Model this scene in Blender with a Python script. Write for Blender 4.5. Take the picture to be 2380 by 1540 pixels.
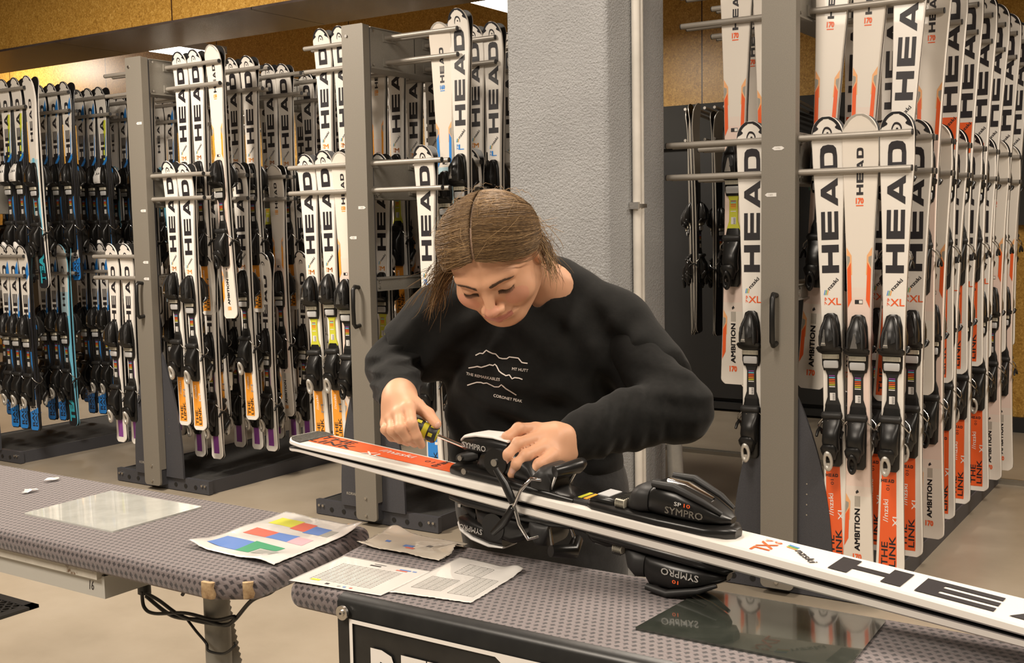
import bpy, math, random
import numpy as np
from mathutils import Vector, Matrix
from mathutils.bvhtree import BVHTree
for o in list(bpy.data.objects): bpy.data.objects.remove(o)
scene=bpy.context.scene; COL=scene.collection
PI=math.pi
# ------------------------------------------------------------------ camera
YAW,PITCH,ROLL,FPX,CAMH=0.58217462,0.0924919,0.01783239,2631.0,1.43
_f=Vector((-math.sin(YAW)*math.cos(PITCH),math.cos(YAW)*math.cos(PITCH),-math.sin(PITCH)))
_r=Vector((math.cos(YAW),math.sin(YAW),0)); _d=_f.cross(_r)
CR=_r*math.cos(ROLL)+_d*math.sin(ROLL); CD=-_r*math.sin(ROLL)+_d*math.cos(ROLL); CF=_f
CAM=Vector((0,0,CAMH))
cd=bpy.data.cameras.new('camera'); cam=bpy.data.objects.new('camera',cd); COL.objects.link(cam)
cd.sensor_width=36; cd.lens=36*FPX/2380; cd.clip_start=0.05; cd.clip_end=60
m=Matrix.Identity(4)
for i in range(3): m[i][0]=CR[i]; m[i][1]=-CD[i]; m[i][2]=-CF[i]; m[i][3]=CAM[i]
cam.matrix_world=m; scene.camera=cam
cd.dof.use_dof=False
# ------------------------------------------------------------------ world, light, exposure
scene.view_settings.view_transform='Standard'; scene.view_settings.look='None'
scene.view_settings.gamma=1; scene.view_settings.exposure=0.22
w=bpy.data.worlds.new('world'); scene.world=w; w.use_nodes=True
w.node_tree.nodes['Background'].inputs[0].default_value=(1.0,0.86,0.68,1)
w.node_tree.nodes['Background'].inputs[1].default_value=0.13
def area(name,loc,sx,sy,power,col=(1,0.88,0.74),rot=(0,0,0)):
    l=bpy.data.lights.new(name,'AREA'); l.shape='RECTANGLE'; l.size=sx; l.size_y=sy; l.energy=power; l.color=col
    o=bpy.data.objects.new(name,l); COL.objects.link(o); o.location=loc; o.rotation_euler=rot; return o
area('ceiling_lamp_light',(-4.6,2.3,3.3),0.3,1.2,150)
area('ceiling_lamp_light',(-1.6,2.35,3.3),0.3,1.2,48)
area('ceiling_lamp_light',(1.3,2.3,3.3),0.3,1.2,84)
area('ceiling_lamp_light',(-2.0,-0.9,3.3),1.2,1.2,125)
area('ceiling_lamp_light',(0.9,0.3,2.95),0.3,1.2,40)
area('ceiling_lamp_light',(-7.42,6.48,2.88),0.28,0.6,60)
area('ceiling_lamp_light',(-11.9,7.35,3.4),0.8,0.3,26,rot=(0.75,0,0))
area('ceiling_lamp_light',(-9.3,6.48,2.9),0.3,0.6,40)
area('ceiling_lamp_light',(-4.23,6.48,2.88),0.28,0.6,34)
area('ceiling_lamp_light',(0.45,4.9,2.95),0.3,1.2,62)
# ------------------------------------------------------------------ helpers
def P3(px,py,dep):
    return CAM+CR*((px-1190)/FPX*dep)+CD*((py-770)/FPX*dep)+CF*dep
def onplane(px,py,ax,val):
    v=CR*((px-1190)/FPX)+CD*((py-770)/FPX)+CF
    return CAM+v*((val-CAM[ax])/v[ax])
MATS={}
def mat(name,col,rough=0.5,metal=0.0,spec=0.5,emit=None,es=1.0,coat=0.0,sheen=0.0,sss=0.0):
    if name in MATS: return MATS[name]
    m=bpy.data.materials.new(name); m.use_nodes=True; b=m.node_tree.nodes['Principled BSDF']
    b.inputs['Base Color'].default_value=(*col,1); b.inputs['Roughness'].default_value=rough
    b.inputs['Metallic'].default_value=metal; b.inputs['Specular IOR Level'].default_value=spec
    b.inputs['Coat Weight'].default_value=coat; b.inputs['Sheen Weight'].default_value=sheen
    if sss: b.inputs['Subsurface Weight'].default_value=sss; b.inputs['Subsurface Radius'].default_value=(0.012,0.005,0.003); b.inputs['Subsurface Scale'].default_value=1
    if emit: b.inputs['Emission Color'].default_value=(*emit,1); b.inputs['Emission Strength'].default_value=es
    MATS[name]=m; return m
def nodes(m): return m.node_tree.nodes, m.node_tree.links, m.node_tree.nodes['Principled BSDF']
def noisemix(m,cols,scale,detail=4,rough=0.6,bump=0.0,bdist=0.01,stretch=None,pos=None,bscale=None):
    N,Lk,b=nodes(m); tc=N.new('ShaderNodeTexCoord'); mp=N.new('ShaderNodeMapping'); Lk.new(tc.outputs['Object'],mp.inputs[0])
    if stretch: mp.inputs['Scale'].default_value=stretch
    n=N.new('ShaderNodeTexNoise'); n.inputs['Scale'].default_value=scale; n.inputs['Detail'].default_value=detail; n.inputs['Roughness'].default_value=rough
    Lk.new(mp.outputs[0],n.inputs[0]); r=N.new('ShaderNodeValToRGB'); Lk.new(n.outputs[0],r.inputs[0])
    e=r.color_ramp.elements
    while len(e)<len(cols): e.new(0.5)
    for i,c in enumerate(cols):
        e[i].position=(pos[i] if pos else 0.3+0.4*i/(len(cols)-1)); e[i].color=(*c,1)
    Lk.new(r.outputs[0],b.inputs['Base Color'])
    if bump:
        n2=n
        if bscale:
            n2=N.new('ShaderNodeTexNoise'); n2.inputs['Scale'].default_value=bscale; n2.inputs['Detail'].default_value=3; Lk.new(mp.outputs[0],n2.inputs[0])
        bp=N.new('ShaderNodeBump'); bp.inputs['Strength'].default_value=bump; bp.inputs['Distance'].default_value=bdist
        Lk.new(n2.outputs[0],bp.inputs['Height']); Lk.new(bp.outputs[0],b.inputs['Normal'])
    return m
class MB:
    def __init__(s): s.v=[]; s.f=[]; s.m=[]; s.mats=[]; s.sm=[]
    def mi(s,m):
        if m not in s.mats: s.mats.append(m)
        return s.mats.index(m)
    def add(s,vs,fs,m,smooth=False):
        k=len(s.v); i=s.mi(m); s.v.extend([tuple(v) for v in vs])
        for f in fs: s.f.append(tuple(a+k for a in f)); s.m.append(i); s.sm.append(smooth)
        return s
    def box(s,x0,x1,y0,y1,z0,z1,m,T=None):
        vs=[Vector(v) for v in ((x0,y0,z0),(x1,y0,z0),(x1,y1,z0),(x0,y1,z0),(x0,y0,z1),(x1,y0,z1),(x1,y1,z1),(x0,y1,z1))]
        if T: vs=[T@v for v in vs]
        return s.add(vs,[(0,3,2,1),(4,5,6,7),(0,1,5,4),(1,2,6,5),(2,3,7,6),(3,0,4,7)],m)
    def tube(s,pts,r,m,n=10,caps=True):
        pts=[Vector(p) for p in pts]; R=r if isinstance(r,(list,tuple)) else [r]*len(pts); vs=[]; fs=[]
        t0=(pts[1]-pts[0]).normalized(); up=Vector((0,0,1)) if abs(t0.z)<0.9 else Vector((1,0,0)); a=t0.cross(up).normalized()
        for i,p in enumerate(pts):
            t=(pts[min(i+1,len(pts)-1)]-pts[max(i-1,0)]).normalized()
            a=(a-t*a.dot(t)).normalized(); b=t.cross(a)
            for k in range(n):
                an=2*PI*k/n; vs.append(p+(a*math.cos(an)+b*math.sin(an))*R[i])
        for i in range(len(pts)-1):
            for k in range(n):
                k2=(k+1)%n; fs.append((i*n+k,i*n+k2,(i+1)*n+k2,(i+1)*n+k))
        s.add(vs,fs,m,True)
        if caps:
            s.add(vs[:n],[tuple(range(n))[::-1]],m); s.add(vs[-n:],[tuple(range(n))],m)
        return s
    def prism(s,outline,a0,a1,axis,m,m_side=None,smooth=False):
        n=len(outline)
        def pt(u,v,a):
            return (a,u,v) if axis=='x' else ((u,a,v) if axis=='y' else (u,v,a))
        vs=[pt(u,v,a0) for u,v in outline]+[pt(u,v,a1) for u,v in outline]
        s.add(vs,[tuple(range(n))],m); s.add(vs,[tuple(range(2*n-1,n-1,-1))],m)
        s.add(vs,[(i,(i+1)%n,n+(i+1)%n,n+i) for i in range(n)],m_side or m,smooth); return s
    def loft(s,secs,m,n=16,pw=2.6,axis='z',smooth=True):
        # secs: (t, cx, half_w, h0, h1[, pw]) rings in (x, -y) plane along z
        vs=[]; fs=[]
        for sc in secs:
            t,cx,hw,h0,h1=sc[:5]; p=sc[5] if len(sc)>5 else pw
            for k in range(n):
                an=2*PI*k/n; c,si=math.cos(an),math.sin(an)
                x=cx+hw*math.copysign(abs(c)**(2/p),c); h=(h0+h1)/2+(h1-h0)/2*math.copysign(abs(si)**(2/p),si)
                vs.append((x,-h,t))
        for i in range(len(secs)-1):
            for k in range(n): fs.append((i*n+k,i*n+(k+1)%n,(i+1)*n+(k+1)%n,(i+1)*n+k))
        s.add(vs,fs,m,smooth); s.add(vs[:n],[tuple(range(n))[::-1]],m); s.add(vs[-n:],[tuple(range(n))],m); return s
    def build(s,name,parent=None,kind=None,sharp=35,fix=True):
        me=bpy.data.meshes.new(name); me.from_pydata(s.v,[],s.f)
        for mm in s.mats: me.materials.append(mm)
        me.polygons.foreach_set('material_index',s.m); me.polygons.foreach_set('use_smooth',s.sm)
        me.update()
        o=bpy.data.objects.new(name,me); COL.objects.link(o)
        if parent is not None: o.parent=parent
        if kind: o['kind']=kind
        return o
def fixn(o):
    import bmesh
    b=bmesh.new(); b.from_mesh(o.data); bmesh.ops.remove_doubles(b,verts=b.verts,dist=1e-6); bmesh.ops.recalc_face_normals(b,faces=b.faces); b.to_mesh(o.data); b.free(); return o
def tag(o,label=None,cat=None,group=None,kind=None):
    if label: o['label']=label
    if cat: o['category']=cat
    if group: o['group']=group
    if kind: o['kind']=kind
    return o
def empty(name,loc=(0,0,0),rz=0):
    o=bpy.data.objects.new(name,None); o.empty_display_size=0.1; COL.objects.link(o); o.location=loc; o.rotation_euler=(0,0,rz); return o
def copy_tree(o,parent=None):
    c=o.copy(); COL.objects.link(c)
    if parent is not None: c.parent=parent
    for ch in o.children: copy_tree(ch,c)
    return c
_tc={}
def text2d(s,bold=0.0,res=2):
    k=(s,bold,res)
    if k in _tc: return _tc[k]
    c=bpy.data.curves.new('t','FONT'); c.body=s; c.size=1; c.offset=0 if 'M' in s else bold; c.resolution_u=res
    o=bpy.data.objects.new('t',c); me=o.to_mesh()
    vs=[(v.co.x,v.co.y) for v in me.vertices]; fs=[tuple(p.vertices) for p in me.polygons]; o.to_mesh_clear()
    bpy.data.objects.remove(o); bpy.data.curves.remove(c)
    if 'M' in s and bold:
        n=len(vs); V0=list(vs); F0=list(fs); vs=[]; fs=[]
        for q,(dx,dy) in enumerate(((-bold,-bold),(bold,-bold),(-bold,bold),(bold,bold),(0,0))):
            vs+=[(x+dx,y+dy) for x,y in V0]; fs+=[tuple(a+q*n for a in f) for f in F0]
    x0=min(v[0] for v in vs); x1=max(v[0] for v in vs); y0=min(v[1] for v in vs); y1=max(v[1] for v in vs)
    vs=[((x-x0)/(x1-x0),(y-y0)/(y1-y0)) for x,y in vs]; _tc[k]=(vs,fs); return vs,fs
def glyph(ch):
    R=lambda a,b,c,d:[(a,b),(c,b),(c,d),(a,d)]; t=0.27
    if ch=='H': return [R(0,0,t,1),R(1-t,0,1,1),R(t,.37,1-t,.63)]
    if ch=='E': return [R(0,0,t,1),R(t,0,1,.23),R(t,.385,1,.615),R(t,.77,1,1)]
    if ch=='A': return [[(0,0),(.26,0),(.5,.68),(.38,1)],[(1,0),(.62,1),(.5,.68),(.74,0)],[(.38,1),(.5,.68),(.62,1)],[(.3,.14),(.7,.14),(.63,.35),(.37,.35)]]
    if ch=='D':
        P=[R(0,.24,t,.76),R(0,0,.6,.24),R(0,.76,.6,1)]; n=6
        for i in range(n):
            a0=-PI/2+PI*i/n; a1=-PI/2+PI*(i+1)/n
            f=lambda a,rx,ry,cx:(cx+rx*math.copysign(abs(math.cos(a))**.6,math.cos(a)),.5+ry*math.copysign(abs(math.sin(a))**.7,math.sin(a)))
            P.append([f(a0,.4,.5,.6),f(a1,.4,.5,.6),f(a1,.14,.26,.58),f(a0,.14,.26,.58)])
        return P
def headword():
    out=[]; g=0.04; wd=(1-3*g)/4
    for i,ch in enumerate('HEAD'):
        for p in glyph(ch): out.append([((i*(wd+g))+x*wd,y) for x,y in p])
    vs=[];fs=[]
    for p in out: fs.append(tuple(range(len(vs),len(vs)+len(p)))); vs+=p
    return vs,fs
HEADW=headword()
# ------------------------------------------------------------------ materials
white=mat('ski_white',(0.83,0.79,0.73),0.28,coat=0.2); cream=mat('ski_cream',(0.80,0.74,0.66),0.3,coat=0.2); pink=mat('ski_pink',(0.83,0.66,0.58),0.3)
pink2=mat('ski_pale_pink',(0.81,0.70,0.62),0.3)
ink=mat('ink_black',(0.022,0.019,0.022),0.45); orange=mat('ski_orange_red',(0.86,0.13,0.03),0.35); ora2=mat('ski_orange',(0.90,0.36,0.04),0.35)
peach=mat('ski_peach',(0.88,0.45,0.2),0.4); gray1=mat('ski_gray',(0.36,0.33,0.28),0.4); red=mat('tag_red',(0.75,0.1,0.03),0.4)
sblue=mat('ski_blue',(0.03,0.25,0.72),0.35); lblue=mat('ski_light_blue',(0.18,0.55,0.75),0.3); lblue2=mat('ski_ice_blue',(0.5,0.7,0.78),0.3); cyan=mat('ski_cyan',(0.05,0.5,0.62),0.35)
purple=mat('ski_purple',(0.24,0.06,0.30),0.4); yel=mat('ski_lime',(0.66,0.72,0.06),0.4); sblack=mat('ski_black',(0.02,0.02,0.024),0.3); wink=mat('ink_white',(0.85,0.82,0.78),0.4)
green=mat('ink_green',(0.1,0.4,0.1),0.4); bbase=mat('ski_base_black',(0.012,0.012,0.012),0.45); steel=mat('steel_edge',(0.5,0.5,0.5),0.3,1)
plast=mat('binding_black',(0.012,0.0115,0.011),0.30,spec=0.4); plast2=mat('binding_dark_matte',(0.02,0.0195,0.019),0.5,spec=0.4); chrome=mat('chrome',(0.75,0.73,0.7),0.15,1)
silverp=mat('silver_plastic',(0.55,0.52,0.47),0.3,0.4); ivory=mat('ivory_roller',(0.68,0.63,0.5),0.5); padg=mat('pad_grey',(0.5,0.5,0.5),0.35); byel=mat('binding_yellow',(0.6,0.6,0.05),0.4)
label_w=mat('label_white',(0.75,0.73,0.7),0.5)
post_m=noisemix(mat('post_grey_paint',(0.2,0.18,0.15),0.5,0.2),[(0.195,0.178,0.15),(0.27,0.245,0.205)],400,3,0.7,0.15,0.002)
chan_m=noisemix(mat('channel_grey_paint',(0.3,0.28,0.25),0.5,0.3),[(0.26,0.245,0.215),(0.34,0.32,0.28)],350,3,0.7,0.1,0.002)
rod_m=mat('rod_grey',(0.36,0.33,0.29),0.42,0.3); rod_end=mat('rod_cap',(0.03,0.03,0.03),0.5)
dark_m=noisemix(mat('dark_blue_grey_paint',(0.06,0.06,0.07),0.5,0.2),[(0.05,0.052,0.062),(0.085,0.085,0.095)],400,3,0.7)
base_m=noisemix(mat('platform_dark',(0.06,0.06,0.06),0.8,spec=0.2),[(0.035,0.035,0.035),(0.055,0.053,0.05)],60,4,0.7)
bolt_m=mat('bolt',(0.6,0.58,0.55),0.3,1)
osb=mat('cork_board',(0.4,0.2,0.04),0.38); 
def make_osb():
    N,Lk,b=nodes(osb); tc=N.new('ShaderNodeTexCoord')
    n=N.new('ShaderNodeTexNoise'); n.inputs['Scale'].default_value=48; n.inputs['Detail'].default_value=8; n.inputs['Roughness'].default_value=0.75; n.inputs['Distortion'].default_value=1.5
    Lk.new(tc.outputs['Object'],n.inputs[0]); r=N.new('ShaderNodeValToRGB'); Lk.new(n.outputs[0],r.inputs[0])
    e=r.color_ramp.elements; e[0].position=0.32; e[0].color=(0.27,0.125,0.020,1); e[1].position=0.72; e[1].color=(0.92,0.62,0.2,1)
    k=e.new(0.52); k.color=(0.58,0.32,0.060,1)
    # board joints every 1.2 m along X
    sx=N.new('ShaderNodeSeparateXYZ'); Lk.new(tc.outputs['Object'],sx.inputs[0])
    a=N.new('ShaderNodeMath'); a.operation='ADD'; a.inputs[1].default_value=50.0+4.62; Lk.new(sx.outputs[0],a.inputs[0])
    d=N.new('ShaderNodeMath'); d.operation='DIVIDE'; d.inputs[1].default_value=1.76; Lk.new(a.outputs[0],d.inputs[0])
    fr=N.new('ShaderNodeMath'); fr.operation='FRACT'; Lk.new(d.outputs[0],fr.inputs[0])
    lt=N.new('ShaderNodeMath'); lt.operation='LESS_THAN'; lt.inputs[1].default_value=0.006; Lk.new(fr.outputs[0],lt.inputs[0])
    mx=N.new('ShaderNodeMix'); mx.data_type='RGBA'; Lk.new(lt.outputs[0],mx.inputs[0]); Lk.new(r.outputs[0],mx.inputs[6]); mx.inputs[7].default_value=(0.05,0.02,0.008,1)
    Lk.new(mx.outputs[2],b.inputs['Base Color'])
make_osb()
soffit=noisemix(mat('soffit_brown_gloss',(0.1,0.06,0.04),0.26),[(0.055,0.040,0.036),(0.105,0.082,0.072)],5,5,0.6,0.12,0.01,stretch=(1.0,0.12,1))
floor_m=noisemix(mat('concrete_floor',(0.3,0.24,0.17),0.32),[(0.31,0.26,0.195),(0.355,0.30,0.228),(0.39,0.335,0.26)],2.2,9,0.65,0.02,0.004)
ceil_m=noisemix(mat('ceiling_board',(0.1,0.05,0.02),0.6),[(0.08,0.035,0.012),(0.17,0.08,0.02)],30,5,0.6)
wallgrey=noisemix(mat('rendered_wall_grey',(0.3,0.3,0.3),0.55),[(0.27,0.272,0.274),(0.315,0.318,0.32)],4,3,0.5,1.0,0.006,bscale=150)
pipe_m=noisemix(mat('pipe_white',(0.6,0.57,0.5),0.4),[(0.5,0.47,0.42),(0.64,0.6,0.54)],6,3)
pipe_g=noisemix(mat('pipe_grey',(0.28,0.27,0.25),0.35,0.5),[(0.22,0.21,0.2),(0.34,0.33,0.3)],9,4)
tube_e=mat('lamp_tube',(1,1,1),0.5,emit=(1,0.93,0.82),es=14)
lamp_h=mat('lamp_housing',(0.5,0.48,0.45),0.4)
rail_m=mat('rail_metal',(0.45,0.43,0.38),0.35,0.8)
blackb=mat('black_skirting_and_shade',(0.02,0.02,0.02),0.5)  # skirting colour, also on the added sheet that stands in for shade
darkwall=mat('dark_panel',(0.028,0.027,0.024),0.7); palewall=mat('pale_wall_patch',(0.35,0.36,0.33),0.6); greenw=mat('green_panel',(0.03,0.08,0.05),0.6)
def carpet():
    m=mat('carpet_grey_check',(0.15,0.13,0.13),0.95,spec=0.15,sheen=0.3); N,Lk,b=nodes(m); tc=N.new('ShaderNodeTexCoord')
    mp=N.new('ShaderNodeMapping'); Lk.new(tc.outputs['Object'],mp.inputs[0]); mp.inputs['Scale'].default_value=(75,75,75)
    s=N.new('ShaderNodeSeparateXYZ'); Lk.new(mp.outputs[0],s.inputs[0])
    def M(op,a,bv=None):
        n=N.new('ShaderNodeMath'); n.operation=op
        for i,v in enumerate((a,bv)):
            if v is None: continue
            if isinstance(v,(int,float)): n.inputs[i].default_value=v
            else: Lk.new(v,n.inputs[i])
        return n.outputs[0]
    # small dark lozenges staggered on a lighter ground; x and (y or z) so the rolled edge carries it too
    yz=M('ADD',s.outputs[1],s.outputs[2])
    row=M('FLOOR',yz); off=M('MULTIPLY',M('MODULO',row,2.0),0.5)
    fx=M('ABSOLUTE',M('SUBTRACT',M('FRACT',M('ADD',M('ADD',s.outputs[0],500),off)),0.5)); fy=M('ABSOLUTE',M('SUBTRACT',M('FRACT',M('ADD',yz,500)),0.5))
    nz=N.new('ShaderNodeTexNoise'); nz.inputs['Scale'].default_value=260; nz.inputs['Detail'].default_value=3; Lk.new(tc.outputs['Object'],nz.inputs[0])
    dd=M('ADD',M('ADD',fx,M('MULTIPLY',fy,0.9)),M('MULTIPLY',nz.outputs[0],0.45))
    r=N.new('ShaderNodeValToRGB'); Lk.new(dd,r.inputs[0]); e=r.color_ramp.elements
    e[0].position=0.50; e[0].color=(0.048,0.043,0.046,1); e[1].position=0.66; e[1].color=(0.175,0.148,0.148,1)
    Lk.new(r.outputs[0],b.inputs['Base Color'])
    bp=N.new('ShaderNodeBump'); bp.inputs['Strength'].default_value=0.5; bp.inputs['Distance'].default_value=0.003; Lk.new(dd,bp.inputs['Height']); Lk.new(bp.outputs[0],b.inputs['Normal'])
    return m
carpet_m=carpet()
# ------------------------------------------------------------------ room
def struct(mb,name,**k): o=mb.build(name); o['kind']='structure'; return o
struct(MB().box(-13,6,-3,9.5,-0.1,0,floor_m),'floor')
struct(MB().box(-13,6,8.12,8.3,0,3.5,osb),'wall_back')
struct(MB().box(-13.2,-13,-3,8.3,0,3.5,osb),'wall_left')
struct(MB().box(4.5,4.6,-3,8.3,0,3.5,darkwall),'wall_right')
struct(MB().box(-13.2,4.6,-3,8.3,3.5,3.6,ceil_m),'ceiling')
struct(MB().box(-13,4.5,8.08,8.12,0,0.1,blackb),'baseboard_back')
# bulkhead above the front of the racks: board face, glossy soffit with joints
b=MB(); b.box(-13,-0.2,4.56,4.58,2.66,3.5,osb); b.box(-13,-0.2,5.13,5.15,2.66,3.5,osb); struct(b,'wall_bulkhead')
b=MB()
xs=[-13,-9.96,-8.2,-6.44,-4.68,-2.92,-1.16,-0.2]
for i in range(len(xs)-1): b.box(xs[i]+0.003,xs[i+1]-0.003,4.555,5.155,2.645,2.659,soffit)
struct(b,'trim_1')
# grey rendered column
CX0,CX1,CY0,CY1=-2.342,-1.922,3.55,4.02
b=MB(); r=0.02; out=[]
for (cx,cy,a0) in ((CX1-r,CY0+r,-90),(CX1-r,CY1-r,0),(CX0+r,CY1-r,90),(CX0+r,CY0+r,180)):
    for k in range(5): a=math.radians(a0+k*22.5); out.append((cx+r*math.cos(a),cy+r*math.sin(a)))
b.prism(out,0,3.5,'z',wallgrey,smooth=True); struct(b,'wall_column')
b=MB(); b.box(-3.2,0.5,6.45,6.51,0.0,0.022,rail_m); b.box(-3.2,0.5,6.472,6.488,0.022,0.026,rail_m); struct(b,'trim_2')
# pipes on the column's side
o=empty('twin_pipe',(CX1+0.03,CY0+0.155,0)); tag(o,'thin white twin pipe clamped to the side of the grey column','pipe')
b=MB(); b.tube([(-0.012,0.035,0),(-0.012,0.035,3.49)],0.016,pipe_m,14); b.tube([(-0.012,0.062,0),(-0.012,0.062,3.49)],0.015,pipe_m,14); b.build('pipe_run',o)
b=MB()
for z in (1.49,): b.box(-0.029,0.006,0.016,0.080,z,z+0.014,chrome); b.box(-0.029,0.008,0.005,0.018,z-0.005,z+0.02,chrome)
b.build('pipe_clamp',o)['label']='shiny steel clamp'
o=empty('floor_pipe',(CX1+0.09,CY0+0.36,0)); tag(o,'short thick grey metal pipe leaning at the foot of the column','pipe')
b=MB(); b.tube([(0.03,0,0),(0.0,0,0.45),(-0.015,0.0,0.78),(-0.05,-0.02,0.84)],[0.030,0.030,0.029,0.026],pipe_g,20); b.build('pipe_body',o)
# ceiling lights in view
for (x,lab) in ((-7.42,'white fluorescent ceiling light glowing above the second rack'),(-4.23,'white fluorescent ceiling light glowing at the top beside the column')):
    o=empty('ceiling_light',(x,6.48,2.9)); tag(o,lab,'ceiling light','fluorescent ceiling lights')
    MB().box(-0.15,0.15,-0.30,0.30,0.01,0.07,lamp_h).build('lamp_housing',o)
    b=MB(); b.loft([(-0.28,0,0.13,-0.004,0.012,6),(0.28,0,0.13,-0.004,0.012,6)],tube_e); d=b.build('lamp_diffuser',o)
    d.rotation_euler=(PI/2,0,0)
    for zz in (-0.63,0.55): pass
    b=MB(); 
    for yy in (-0.2,): b.tube([(0,yy,0.07),(0,yy,0.6)],0.006,lamp_h,6)
    b.build('suspension_wire',o)
# ------------------------------------------------------------------ skis
class Ski:
    """local frame: z from tail (0) to tip (L), x across, the printed face looks to -y"""
    def __init__(s,L,wt=0.060,ww=0.0375,wl=0.051,splay=0.028): s.L=L; s.wt,s.ww,s.wl,s.splay=wt,ww,wl,splay
    def hw0(s,z):
        L=s.L; t=z/L; zs=0.90; 
        if t<0.45: k=(0.45-t)/0.42; return s.ww+(s.wl-s.ww)*min(k,1)**1.8
        k=min((t-0.45)/(zs-0.45),1); return s.ww+(s.wt-s.ww)*k**1.9
    def hw(s,z):
        L=s.L; w=s.hw0(z); nl=s.wt*1.35
        if z>L-nl: w*=max(0,1-((z-(L-nl))/nl)**2.3)**0.5
        if z<0.022: w-=0.018*(1-(max(z,0)/0.022))**2
        return max(w,0.004)
    def base(s,z):
        L=s.L; b=0.0008+0.0028*math.sin(PI*min(max(z/L,0),1))
        if z>L-0.20: b+=s.splay*((z-(L-0.20))/0.20)**2
        if z<0.06: b+=0.006*((0.06-z)/0.06)**2
        return b
    def th(s,z):
        t=z/s.L; return 0.0065+0.0095*max(0,math.sin(PI*min(max(t,0),1)))**0.8
    def top(s,z): return s.base(z)+s.th(z)
def ski_mesh(S,topmat,side_m,overlays):
    b=MB(); L=S.L; zs=sorted(set([round(L*i/46,4) for i in range(47)]+[0.004,0.01,0.016,0.022,0.028,0.034,0.042,0.05,0.06]+[round(L-0.20+0.01*i,4) for i in range(14)]+[round(L-S.wt*1.35*(1-k/12),4) for k in range(13)]+[L-0.002]))
    rows=[]
    for z in zs:
        w=S.hw(z); b0=-S.base(z); t0=-S.top(z); rows.append([(w,b0,z),(w,b0+(t0-b0)*.15,z),(w-0.0012,b0+(t0-b0)*.8,z),(w-0.004,t0,z),(-w+0.004,t0,z),(-w+0.0012,b0+(t0-b0)*.8,z),(-w,b0+(t0-b0)*.15,z),(-w,b0,z)])
    for i in range(len(zs)-1):
        zm=(zs[i]+zs[i+1])/2; tm=topmat(zm); mm=[side_m,side_m,tm,tm,tm,side_m,side_m,bbase]
        mm[0]=steel; mm[6]=steel
        for k in range(8):
            a,bb=rows[i],rows[i+1]; k2=(k+1)%8; b.add([a[k],a[k2],bb[k2],bb[k]],[(0,1,2,3)],mm[k],False)
    b.add(rows[0],[tuple(range(8))],bbase); b.add(rows[-1],[tuple(range(8))[::-1]],bbase)
    for ov in overlays: ov(b,S)
    return b
EPS=0.0007
def strip(z0,z1,l,r,m,n=None,lift=0):
    """coloured band between x=l(z) and x=r(z)"""
    def f(b,S):
        N=n or max(1,int((z1-z0)/0.012)); vs=[]
        L_=(lambda z:l) if not callable(l) else (lambda z:l(z,S)); R_=(lambda z:r) if not callable(r) else (lambda z:r(z,S))
        for i in range(N+1):
            z=z0+(z1-z0)*i/N; y=-(S.top(z)+EPS+lift); vs+= [(L_(z),y,z),(R_(z),y,z)]
        b.add(vs,[(2*i,2*i+1,2*i+3,2*i+2) for i in range(N)],m)
    return f
def poly(pts,m,lift=0.0003):
    def f(b,S): b.add([(x,-(S.top(z)+EPS+lift),z) for x,z in pts],[tuple(range(len(pts)))],m)
    return f
def word(vf,z0,z1,x0,x1,m,lift=0.0004,ang=None):
    """text reading from the tail up: x0 = baseline, x1 = top of the letters (x1<x0)"""
    vs,fs=vf
    def f(b,S):
        P=[]
        for u,v in vs:
            z=z0+(z1-z0)*u; x=x0+(x1-x0)*v
            if ang: 
                zc,xc=(z0+z1)/2,(x0+x1)/2; dz,dx=z-zc,x-xc; z=zc+dz*math.cos(ang)-dx*math.sin(ang); x=xc+dz*math.sin(ang)+dx*math.cos(ang)
            P.append((x,-(S.top(z)+EPS+lift),z))
        b.add(P,fs,m)
    return f
def wordh(vf,x0,x1,z0,z1,m,lift=0.0004):
    """text reading across the ski"""
    vs,fs=vf
    def f(b,S): b.add([(x0+(x1-x0)*u,-(S.top(z0+(z1-z0)*v)+EPS+lift),z0+(z1-z0)*v) for u,v in vs],fs,m)
    return f
def ws(k): return lambda z,S:k*(S.hw(z)-0.0045)
def tiprim(m,depth=0.055,w=0.012,notch=True):
    def f(b,S):
        L=S.L; pts=[]; n=26
        zs=[L-depth+depth*math.sin(PI/2*i/n) for i in range(n+1)]
        def o(z): return max(S.hw(min(z,L-0.0025))-0.003,0)
        vs=[]; seq=[(-o(z),z) for z in zs]+[(o(z),z) for z in reversed(zs)]
        c=(0,L-depth*0.9)
        for i,(x,z) in enumerate(seq):
            k=i/(len(seq)-1); ww=w*(1.0 if not notch else (1.35 if (0.04<k<0.16 or 0.84<k<0.96) else 0.75)); ww*=min(1,8*k+.15,8*(1-k)+.15)
            d=Vector((c[0]-x,c[1]-z)); d.normalize(); x2,z2=x+d.x*ww,z+d.y*ww; z=min(z,L-0.0025)
            vs+=[(x,-(S.top(z)+EPS),z),(x2,-(S.top(z2)+EPS+.0002),z2)]
        b.add(vs,[(2*i,2*i+1,2*i+3,2*i+2) for i in range(len(seq)-1)],m)
    return f
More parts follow.
